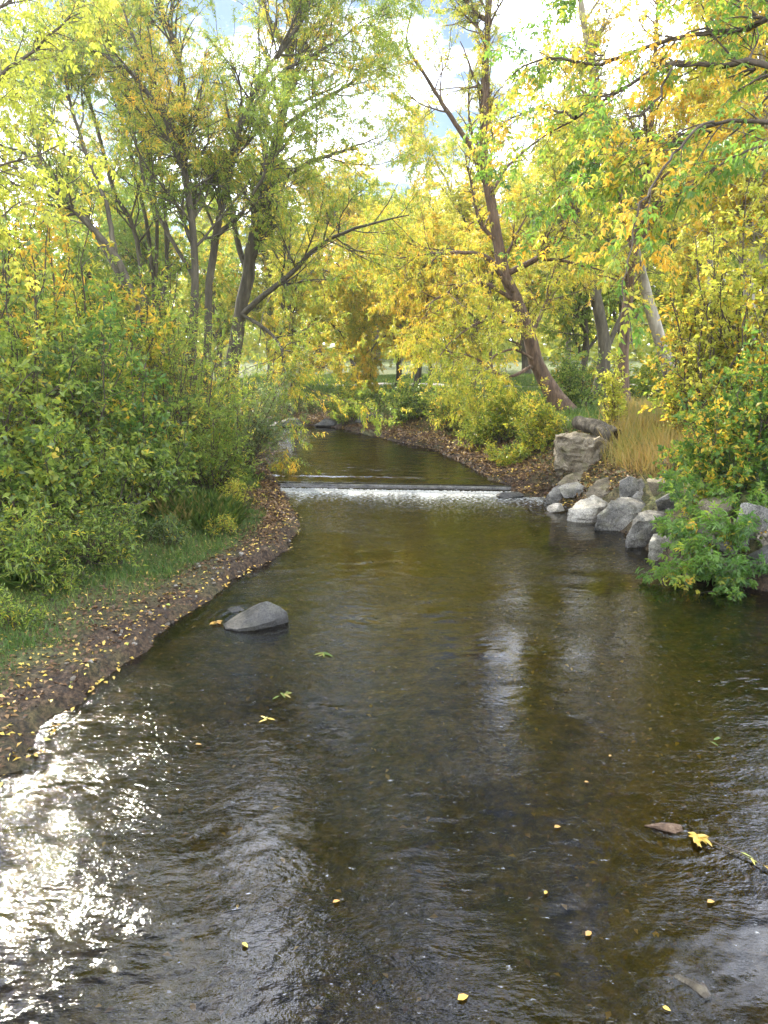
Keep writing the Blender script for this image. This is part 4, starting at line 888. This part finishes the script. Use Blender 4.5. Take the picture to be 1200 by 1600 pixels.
# pale knuckled chunk of wood under the surface, lower right
rg = np.random.default_rng(60); w = Wood(); q = on(1085, 1548, -.022)
ch = empty('driftwood', q, 'pale forked chunk of wood lying just under the surface at the lower right', 'driftwood')
w.tubes(resample([q + [-.07, .075, -.01], q + [0, 0, .01], q + [.06, -.05, .0]], 12, rg, .002)[None], np.interp(np.linspace(0, 1, 12), [0, .1, .5, .8, 1], [.012, .034, .022, .036, .014])[None], 12, 1.0)
w.tubes(resample([q + [-.03, .05, .0], q + [.02, .03, .012], q + [.05, .02, .0]], 8)[None], np.linspace(.018, .008, 8)[None], 8, .9)
w.build('wood', M['bark2'], ch, q)

# hollow log on top of the stone block
def hollow_log():
    yb = ground(895, 742)[1]; a, b = at(900, 660, yb + 1.0), at(962, 683, yb + .1)
    n, sd = 20, 28; P = resample([a, (a + b) / 2 + [0, 0, .05], b], n); T = unit(np.gradient(P, axis=0)); U = unit(np.cross(T, [0, 0, 1.])); V = np.cross(U, T)
    th = np.arange(sd) / sd * 2 * np.pi; vs = []
    def ring(p, i, r): 
        rr = r * (1 + .22 * fbm(np.stack([np.cos(th) * 1.6, np.sin(th) * 1.6, np.full(sd, i * .22)], -1), 4, 4)); p = p + (T[i] * .0); return p + rr[:, None] * (np.cos(th)[:, None] * U[i] + np.sin(th)[:, None] * V[i])
    R0 = .19
    for i in range(n): vs.append(ring(P[i], i, R0 * (.72 + .28 * (i / n) ** .7 + .05 * math.sin(i * 1.3) * (i < n - 2))))
    inner = []
    for j, i in enumerate(range(n - 1, n - 8, -1)): inner.append(ring(P[i], i, R0 * .74))
    vs += inner; vs = np.concatenate(vs); m = n + len(inner); idx = np.arange(m * sd).reshape(m, sd); j = np.roll(idx, -1, 1)
    F = np.stack([idx[:-1], j[:-1], j[1:], idx[1:]], -1)
    root = empty('log', P[0], 'hollow grey brown log resting on the stone block, dark open end right', 'log')
    mesh_from('bark', vs, F[:n].reshape(-1, 4), M['bark2'], root, True, loc=P[0])
    core = mesh_from('hollow', np.concatenate([vs[n * sd:], P[n - 8][None]]), [F[n:].reshape(-1, 4) - n * sd, np.array([[(len(inner) - 1) * sd + k, (len(inner) - 1) * sd + (k + 1) % sd, len(inner) * sd] for k in range(sd)])], M['darkhole'], root, True, loc=P[0])
hollow_log()
# small dark trunk on the far bank and its neighbours
GT = 'slim dark trunks on the far bank'
for px, Yb, r0, sd_, lab in [(621, 30, .13, 601, 'slim dark trunk at the water reflected in the pool'), (575, 34, .09, 602, 'slim trunk left of and behind the reflected one'),
                             (762, 25, .06, 603, 'thin dark sapling trunk in the shrubs left of the bent trunk'), (668, 29, .07, 604, 'thin leaning trunk in the bush right of the reflected trunk')]:
    x, y = XY(px, Yb); zz_ = gz(x, y) - .1
    tree('tree', lab, [([np.array([x, y, zz_]), np.array([x + .05, y, zz_ + 1.2]), np.array([x - .1, y, zz_ + 3]), np.array([x + .1, y, zz_ + 6])], r0, .02)], sd_, M['bark'], M['yellow'], GT,
         n1=22, n2=110, n3=420, per=26, size=.11, aspect=.28, t0=.3, l1=1.6, tint=.55)

# ------------------------------------------------------------------ weir
def weir():
    a = np.array([WA[0], WA[1]]) - wdir * .45; b = np.array([WB[0], WB[1]]) + wdir * .25; n = 160; t = np.linspace(0, 1, n)
    prof = [(-.03, -.5), (-.035, .02), (-.028, .085), (0, .105), (.10, .108), (.22, .10), (.24, -.5)]
    C = a[None] + (b - a)[None] * t[:, None]; vs = []
    for k, (o, z) in enumerate(prof):
        q = np.stack([C[:, 0], C[:, 1], np.zeros(n)], -1); ns = .012 * fbm(q * 5 + k, 3, 70)
        vs.append(np.stack([C[:, 0] + wnrm[0] * (o + ns), C[:, 1] + wnrm[1] * (o + ns), z + ns * .5 * (z > 0)], -1))
    i = np.arange(n * len(prof)).reshape(len(prof), n); F = np.stack([i[:-1, :-1], i[:-1, 1:], i[1:, 1:], i[1:, :-1]], -1).reshape(-1, 4)
    o = mesh_from('weir', np.concatenate(vs), F, M['concrete'], smooth=False); tag(o, 'low dark concrete sill crossing the creek with water running over it', 'weir')
weir()
# white water at its foot: small irregular gouts of foam
rb = np.random.default_rng(71); Lw = np.linalg.norm(WB - WA); n = 2600
u = rb.random(n) * Lw; off = -.17 - np.abs(rb.normal(size=n)) * .085
dens = .5 + .5 * fbm(np.stack([u * 1.4, u * 0, u * 0], -1), 3, 72) + .35 * (u > Lw * .6); k = rb.random(n) < np.clip(dens + .15, .1, 1); u, off = u[k], off[k]; n = len(u)
cx_ = WA[0] + wdir[0] * u + wnrm[0] * off; cy2 = WA[1] + wdir[1] * u + wnrm[1] * off; rr_ = rb.uniform(.006, .02, n) * np.exp((off + .17) * 1.5)
cz_ = rb.uniform(0, .03, n) * np.exp((off + .17) * 6)
V = IV3[None] * .8 * (1 + .3 * rb.normal(size=(n, len(IV3), 1))) * rr_[:, None, None] * np.array([1.5, 1.1, .7]) + np.stack([cx_, cy2, cz_], -1)[:, None]
F = IF3[None] + (np.arange(n) * len(IV3))[:, None, None]
mfo, N_, L_, out_ = new_mat('white_water_foam'); p_ = N_('ShaderNodeBsdfPrincipled'); p_.inputs['Base Color'].default_value = (.5, .51, .48, 1); p_.inputs['Roughness'].default_value = .35
nn_ = N_('ShaderNodeTexNoise', i_Scale=80.0); bb_ = N_('ShaderNodeBump', i_Distance=.01); L_(nn_.outputs['Fac'], bb_.inputs['Height']); L_(bb_.outputs[0], p_.inputs['Normal']); L_(p_.outputs[0], out_.inputs[0])
fo = mesh_from('white_water', V.reshape(-1, 3), F.reshape(-1, 3), mfo, smooth=True); tag(fo, 'strip of white churning water at the foot of the weir', 'white water', kind='stuff')

# ------------------------------------------------------------------ path beyond the right bank
ys = np.linspace(0, 1, 140); pxs = 380 + ys * 1100; Yp = 37 - 6 * ys
xc = (pxs - 600) / F_PX * Yp; rows = []
for j, o_ in enumerate(np.linspace(-1.1, 1.1, 5)): rows.append(np.stack([xc, Yp + o_, height(xc, Yp + o_) + .03], -1))
i = np.arange(5 * 140).reshape(5, 140); Fp = np.stack([i[:-1, :-1], i[:-1, 1:], i[1:, 1:], i[1:, :-1]], -1).reshape(-1, 4)
tag(mesh_from('path', np.concatenate(rows), Fp, M['path'], smooth=True), kind='structure')

# ------------------------------------------------------------------ grass and litter
def scatter(rng, n, x0, x1, y0, y1, test):
    x = rng.uniform(x0, x1, n); y = rng.uniform(y0, y1, n); d, prm = sdf(x, y); k = test(x, y, d); return x[k], y[k], d[k]
def blades(rng, x, y, h, wd, lean=.35):
    z = height(x, y); n = len(x); b = np.stack([x, y, z - .01], -1); d = rng.normal(size=(n, 3)) * lean + np.array([0, 0, 1.0])
    return leaf_mesh(rng, b, d, rng.normal(size=(n, 3)), h, wd, False, .35)
rg = np.random.default_rng(80)
x, y, d = scatter(rg, 420000, -9, 0, 5, 20, lambda x, y, d: (d > .5) & (rg.random(len(x)) < sstep(.05, 1.1, d + 1.3 * fbm(np.stack([x, y, x * 0], -1) * 1.1, 3, 81)) * np.clip(1.25 - d / 7, .15, 1)))
hh = rg.uniform(.03, .15, len(x)) ** 1.0 * (1 + .9 * sstep(1.5, 4, d)); v, F, _ = blades(rg, x, y, hh, .055)
o = mesh_from('grass', v, F, M['grass'], tint=np.clip(.35 + .25 * rg.normal(size=len(x)) + .3 * fbm(np.stack([x, y, x * 0], -1) * .9, 2, 82), 0, 1)); tag(o, 'short green grass on the left bank', 'grass', kind='stuff')
x, y, d = scatter(rg, 260000, -8, 14, 17, 46, lambda x, y, d: (d > .9) & (rg.random(len(x)) < sstep(.9, 2.6, d + .8 * fbm(np.stack([x, y, x * 0], -1), 3, 83))) & (np.abs(y - (37 - 6 * (x / y * F_PX + 600 - 380) / 1100)) > 1.15))
v, F, _ = blades(rg, x, y, rg.uniform(.08, .22, len(x)), .12)
o = mesh_from('grass', v, F, M['grass'], tint=np.clip(.5 + .2 * rg.normal(size=len(x)), 0, 1)); tag(o, 'green lawn and bank grass beyond the pool', 'grass', kind='stuff')
def tussock(label, px, py, n, rad, h, mat, tint, wd=.02, loc=None, name='grass_tuft', cat='grass tuft', kind=None, lean=.3):
    r = np.random.default_rng(int(px * 7 + py)); b = ground(px, py); a = r.uniform(0, 6.28, n); rr = np.sqrt(r.random(n)) * rad
    x = b[0] + np.cos(a) * rr; y = b[1] + np.sin(a) * rr; z = height(x, y)
    d = np.stack([np.cos(a) * lean * rr / rad, np.sin(a) * lean * rr / rad, np.ones(n)], -1) + r.normal(size=(n, 3)) * .16
    v, F, k = leaf_mesh(r, np.stack([x, y, z - .02], -1), d, r.normal(size=(n, 3)), h * r.uniform(.5, 1.1, n), wd, True, .3)
    o = mesh_from(name, v, F, M[mat], tint=np.clip(np.repeat(tint + r.normal(size=n) * .2, k), 0, 1), loc=b); o.location = [float(q) for q in b]; tag(o, label, cat, kind=kind); return o
tussock('tuft of tall fine grass at the foot of the dark hollow on the left bank', 325, 815, 900, .42, .42, 'grass', .6, .025)
tussock('tuft of yellowish tall grass left of the fine grass tuft', 285, 812, 600, .35, .38, 'grass', .85, .025)
tussock('tuft of green grass arching by the half hidden grey stone', 240, 835, 600, .4, .25, 'grass', .4, .04)
tussock('tuft of broad green blades at the left edge near the mud', 40, 905, 260, .3, .42, 'grass', .5, .06, lean=.9)
rg = np.random.default_rng(90)
c0 = ground(985, 735); 
x = c0[0] + rg.normal(size=24000) * 1.0 + .6; y = c0[1] + rg.uniform(-.9, 6.5, 24000); x = x + (y - c0[1]) * .05
dg, _ = sdf(x, y); kk = (dg > .9) & (x / y * F_PX + 600 > 962 + 12 * rg.normal(size=len(x))); x, y = x[kk], y[kk]; nn = len(x)
v, F, k = leaf_mesh(rg, np.stack([x, y, height(x, y) - .02], -1), rg.normal(size=(nn, 3)) * .36 + [0, 0, 1], rg.normal(size=(nn, 3)), rg.uniform(.15, .6, nn), .032, False, .3)
o = mesh_from('ochre_grass', v, F, M['ochre'], tint=np.clip(.5 + .35 * fbm(np.stack([x, y, x * 0], -1) * 1.2, 2, 91) + .2 * rg.normal(size=nn), 0, 1)); tag(o, 'tall ochre and yellow dead grass behind the boulders', 'grass', kind='stuff')
# clods, pebbles and broken bark lying on the shore
rp = np.random.default_rng(86)
x, y, d = scatter(rp, 60000, -7, 8, 3, 30, lambda x, y, d: (d > -.05) & (d < 1.6) & (rp.random(len(x)) < .75 * np.exp(-np.clip(d, 0, 9) / .45)))
k = (fbm(np.stack([x, y, x * 0], -1) * 1.8, 3, 87) > -.15); x, y = x[k], y[k]; n = len(x)
Vp = IV3[None] * (1 + .25 * rp.normal(size=(n, len(IV3), 1))) * (rp.uniform(.006, .03, n) ** 1.0)[:, None, None] * rp.uniform(.5, 1.2, (n, 1, 3)) + np.stack([x, y, height(x, y)], -1)[:, None]
Fp_ = IF3[None] + (np.arange(n) * len(IV3))[:, None, None]
M['pebble'] = leaf_mat('shore_pebbles', [(0, (0.02, 0.014, 0.008)), (0.5, (0.06, 0.045, 0.028)), (0.85, (0.14, 0.12, 0.09)), (1, (0.28, 0.26, 0.22))], trans=0.0, rough=.8)
tag(mesh_from('pebbles', Vp.reshape(-1, 3), Fp_.reshape(-1, 3), M['pebble'], tint=np.repeat(rp.random(n), len(IF3))), 'dark clods and small pebbles along the shore', 'pebbles', kind='stuff')
# fallen leaves
def litter(name, label, n, box, test, size, mat, seed, tint, up=.01, asp=.55, z=None, tilt=.35):
    r = np.random.default_rng(seed); x, y, d = scatter(r, n, *box, lambda x, y, d: test(x, y, d, r)); m = len(x)
    zz_ = height(x, y) + up * r.random(m) if z is None else np.full(m, z)
    dr = r.normal(size=(m, 3)); dr[:, 2] *= tilt; nr = r.normal(size=(m, 3)) * tilt + [0, 0, 1]
    v, F, k = leaf_mesh(r, np.stack([x, y, zz_ + .006], -1), dr, nr, size * r.uniform(.6, 1.3, m), asp, False, .12)
    o = mesh_from(name, v, F, M[mat], tint=np.clip(tint + .25 * r.normal(size=m), 0, 1)); return tag(o, label, 'fallen leaves', kind='stuff')
litter('leaf_litter', 'thick brown leaf litter covering the left bank spit and shore', 300000, (-7, 0, 3, 26), lambda x, y, d, r: (d > -.03) & (d < 4) & (r.random(len(x)) < (.18 + .82 * sstep(10, 12.5, y)) * (.25 + .75 * sstep(.05, .3, d)) * np.clip(1.1 - d / 3.0, .05, 1)), .055, 'litter', 95, .42)
litter('leaf_litter', 'brown leaf litter on the beach of the far and right bank', 330000, (-6, 9, 13, 34), lambda x, y, d, r: (d > -.02) & (d < 5) & ((x > 0) | (y > 27)) & (r.random(len(x)) < np.clip(1.15 - d / 3.4, .08, 1)), .07, 'litter', 96, .52)
litter('fallen_leaves', 'scattered yellow leaves on the dark mud of the left bank', 15000, (-8, 0, 2.5, 16), lambda x, y, d, r: (d > -.02) & (d < 4.5) & (r.random(len(x)) < .55 - .07 * d), .05, 'brightlitter', 97, .5, tilt=.25)
litter('sunken_leaves', 'brown and yellow leaves sunk on the creek bed', 9000, (-4, 6.5, 1, 14), lambda x, y, d, r: (d < -.1) & (r.random(len(x)) < .35 + .4 * (x > 1)), .055, 'litter', 98, .6, up=.015, tilt=.15)
litter('waterline_leaves', 'yellow leaves stranded along the water line of the left bank', 26000, (-6, 0, 2.5, 13), lambda x, y, d, r: (d > -.10) & (d < .03) & (r.random(len(x)) < .25), .05, 'brightlitter', 99, .35, z=.012, tilt=.2)
# leaves floating on the surface, each a thing
def float_leaf(px, py, label, size=.06, ang=0., mat='brightlitter', tint=.4, asp=.55, n=1, z=.012, name='floating_leaf', cat='leaf', group='leaves floating on the creek'):
    r = np.random.default_rng(int(px * 13 + py)); q = on(px, py, z)
    b = np.tile(q, (n, 1)) + (r.normal(size=(n, 3)) * [.018, .016, .004] if n > 1 else 0)
    a = ang + (r.uniform(0, 6.28, n) if n > 1 else np.zeros(1)); d = np.stack([np.cos(a), np.sin(a), np.zeros(n)], -1)
    v, F, k = leaf_mesh(r, b, d, np.tile([.1, -.1, 1.], (n, 1)) + r.normal(size=(n, 3)) * .15, np.full(n, size) * r.uniform(.8, 1.2, n), asp, True, .1)
    o = mesh_from(name, v, F, M[mat], tint=np.clip(tint + .15 * r.normal(size=len(F)), 0, 1), loc=q); o.location = [float(t) for t in q]; tag(o, label, cat, group)
float_leaf(866, 1293, 'orange leaf floating left of the brown driftwood chunk', .05, .4, tint=.05)
float_leaf(851, 1397, 'small yellow leaf floating below the orange one', .035, 1.0, tint=.5)
float_leaf(378, 1473, 'yellow leaf floating in the dark water at the lower left', .05, -.6, tint=.7)
float_leaf(913, 1222, 'pale orange leaf floating above the driftwood to its left', .045, .2, tint=.2)
float_leaf(305, 1163, 'orange leaf floating in the rough sparkling water at the left', .05, .1, tint=.1)
float_leaf(915, 1462, 'orange brown leaf floating at the lower right middle', .05, .7, tint=.0)
float_leaf(1105, 1410, 'yellow brown leaf just above the lower right driftwood', .06, .3, tint=.15)
float_leaf(1035, 1573, 'thin yellow leaf left of the pale chunk at the bottom', .04, -.5, tint=.6)
float_leaf(520, 1410, 'orange leaf by the dark patch at the bottom centre', .045, .5, tint=.05)
float_leaf(715, 1562, 'pale orange leaf at the bottom edge centre', .06, .5, tint=.1)
float_leaf(952, 1182, 'small orange leaf upstream of the pale orange one', .04, .9, tint=.1)
float_leaf(505, 1020, 'sprig of pale green leaves floating below the boulder', .11, .2, 'grass', tint=.75, asp=.2, n=7, name='floating_sprig', cat='sprig')
float_leaf(443, 1085, 'sprig of green yellow leaves floating left of the middle', .09, .2, 'grass', tint=.8, asp=.25, n=6, name='floating_sprig', cat='sprig')
float_leaf(416, 1122, 'small yellow sprig floating just below the green yellow one', .07, .2, 'brightlitter', tint=.7, asp=.25, n=4, name='floating_sprig', cat='sprig')
float_leaf(1116, 1156, 'pair of long pale green leaves floating at the right', .11, .15, 'grass', tint=.8, asp=.2, n=3, name='floating_sprig', cat='sprig')
float_leaf(1092, 1308, 'bright yellow clump of leaves caught at the end of the driftwood', .06, .2, 'brightlitter', tint=.35, asp=.42, n=22, z=.03, name='leaf_clump', cat='leaf clump', group=None)
float_leaf(338, 972, 'orange leaves caught at the left tip of the boulder in the stream', .06, .2, 'brightlitter', tint=.0, asp=.5, n=14, z=.02, name='leaf_clump', cat='leaf clump', group=None)
tw0, tw1 = on(1105, 1312, .02), on(1230, 1372, .02)
root = empty('twig', tw0, 'floating twig with long drooping leaves trailing to the right edge from the yellow clump', 'twig')
w = Wood(); Pt = resample([tw0, (tw0 + tw1) / 2 + [.02, .02, 0], tw1], 14)[None]; w.tubes(Pt, np.linspace(.004, .0025, 14)[None], 6); w.build('stem', M['twig'], root, tw0)
rt = np.random.default_rng(9); nb = 7; bs = Pt[0][[5, 7, 9, 10, 11, 12, 13]]; ag = rt.uniform(-2.0, -.6, nb)
v, F, k = leaf_mesh(rt, bs, np.stack([np.cos(ag), np.sin(ag), ag * 0], -1), np.tile([0, 0, 1.], (nb, 1)), rt.uniform(.06, .12, nb), .22, True, .1)
mesh_from('leaves', v, F, M['brightlitter'], root, tint=np.repeat(rt.uniform(.2, 1, nb), 2), loc=tw0)

# ------------------------------------------------------------------ thin haze volume, added to veil and soften the light
hm = bpy.data.materials.new('haze_veil'); hm.use_nodes = True; hm.node_tree.nodes.clear()
ho = hm.node_tree.nodes.new('ShaderNodeOutputMaterial'); hv = hm.node_tree.nodes.new('ShaderNodeVolumePrincipled')
hv.inputs['Density'].default_value = 0.0007; hv.inputs['Color'].default_value = (.95, .97, 1, 1); hv.inputs['Anisotropy'].default_value = 0.6
hm.node_tree.links.new(hv.outputs[0], ho.inputs['Volume'])
zlo = float(height(gx[None, ::6] + 0 * gy[::6, None], gy[::6, None] + 0 * gx[None, ::6])[(gy[::6] > -20) & (gy[::6] < 140)].min()) - 1
bx_ = mesh_from('haze', np.array([[x_, y_, z_] for x_ in (-140, 140) for y_ in (-20, 140) for z_ in (min(zlo, -1.6), 32.)], float),
                np.array([[0, 1, 3, 2], [4, 6, 7, 5], [0, 4, 5, 1], [2, 3, 7, 6], [0, 2, 6, 4], [1, 5, 7, 3]]), hm)
tag(bx_, 'thin haze volume added over the creek to soften the light', 'haze', kind='stuff')
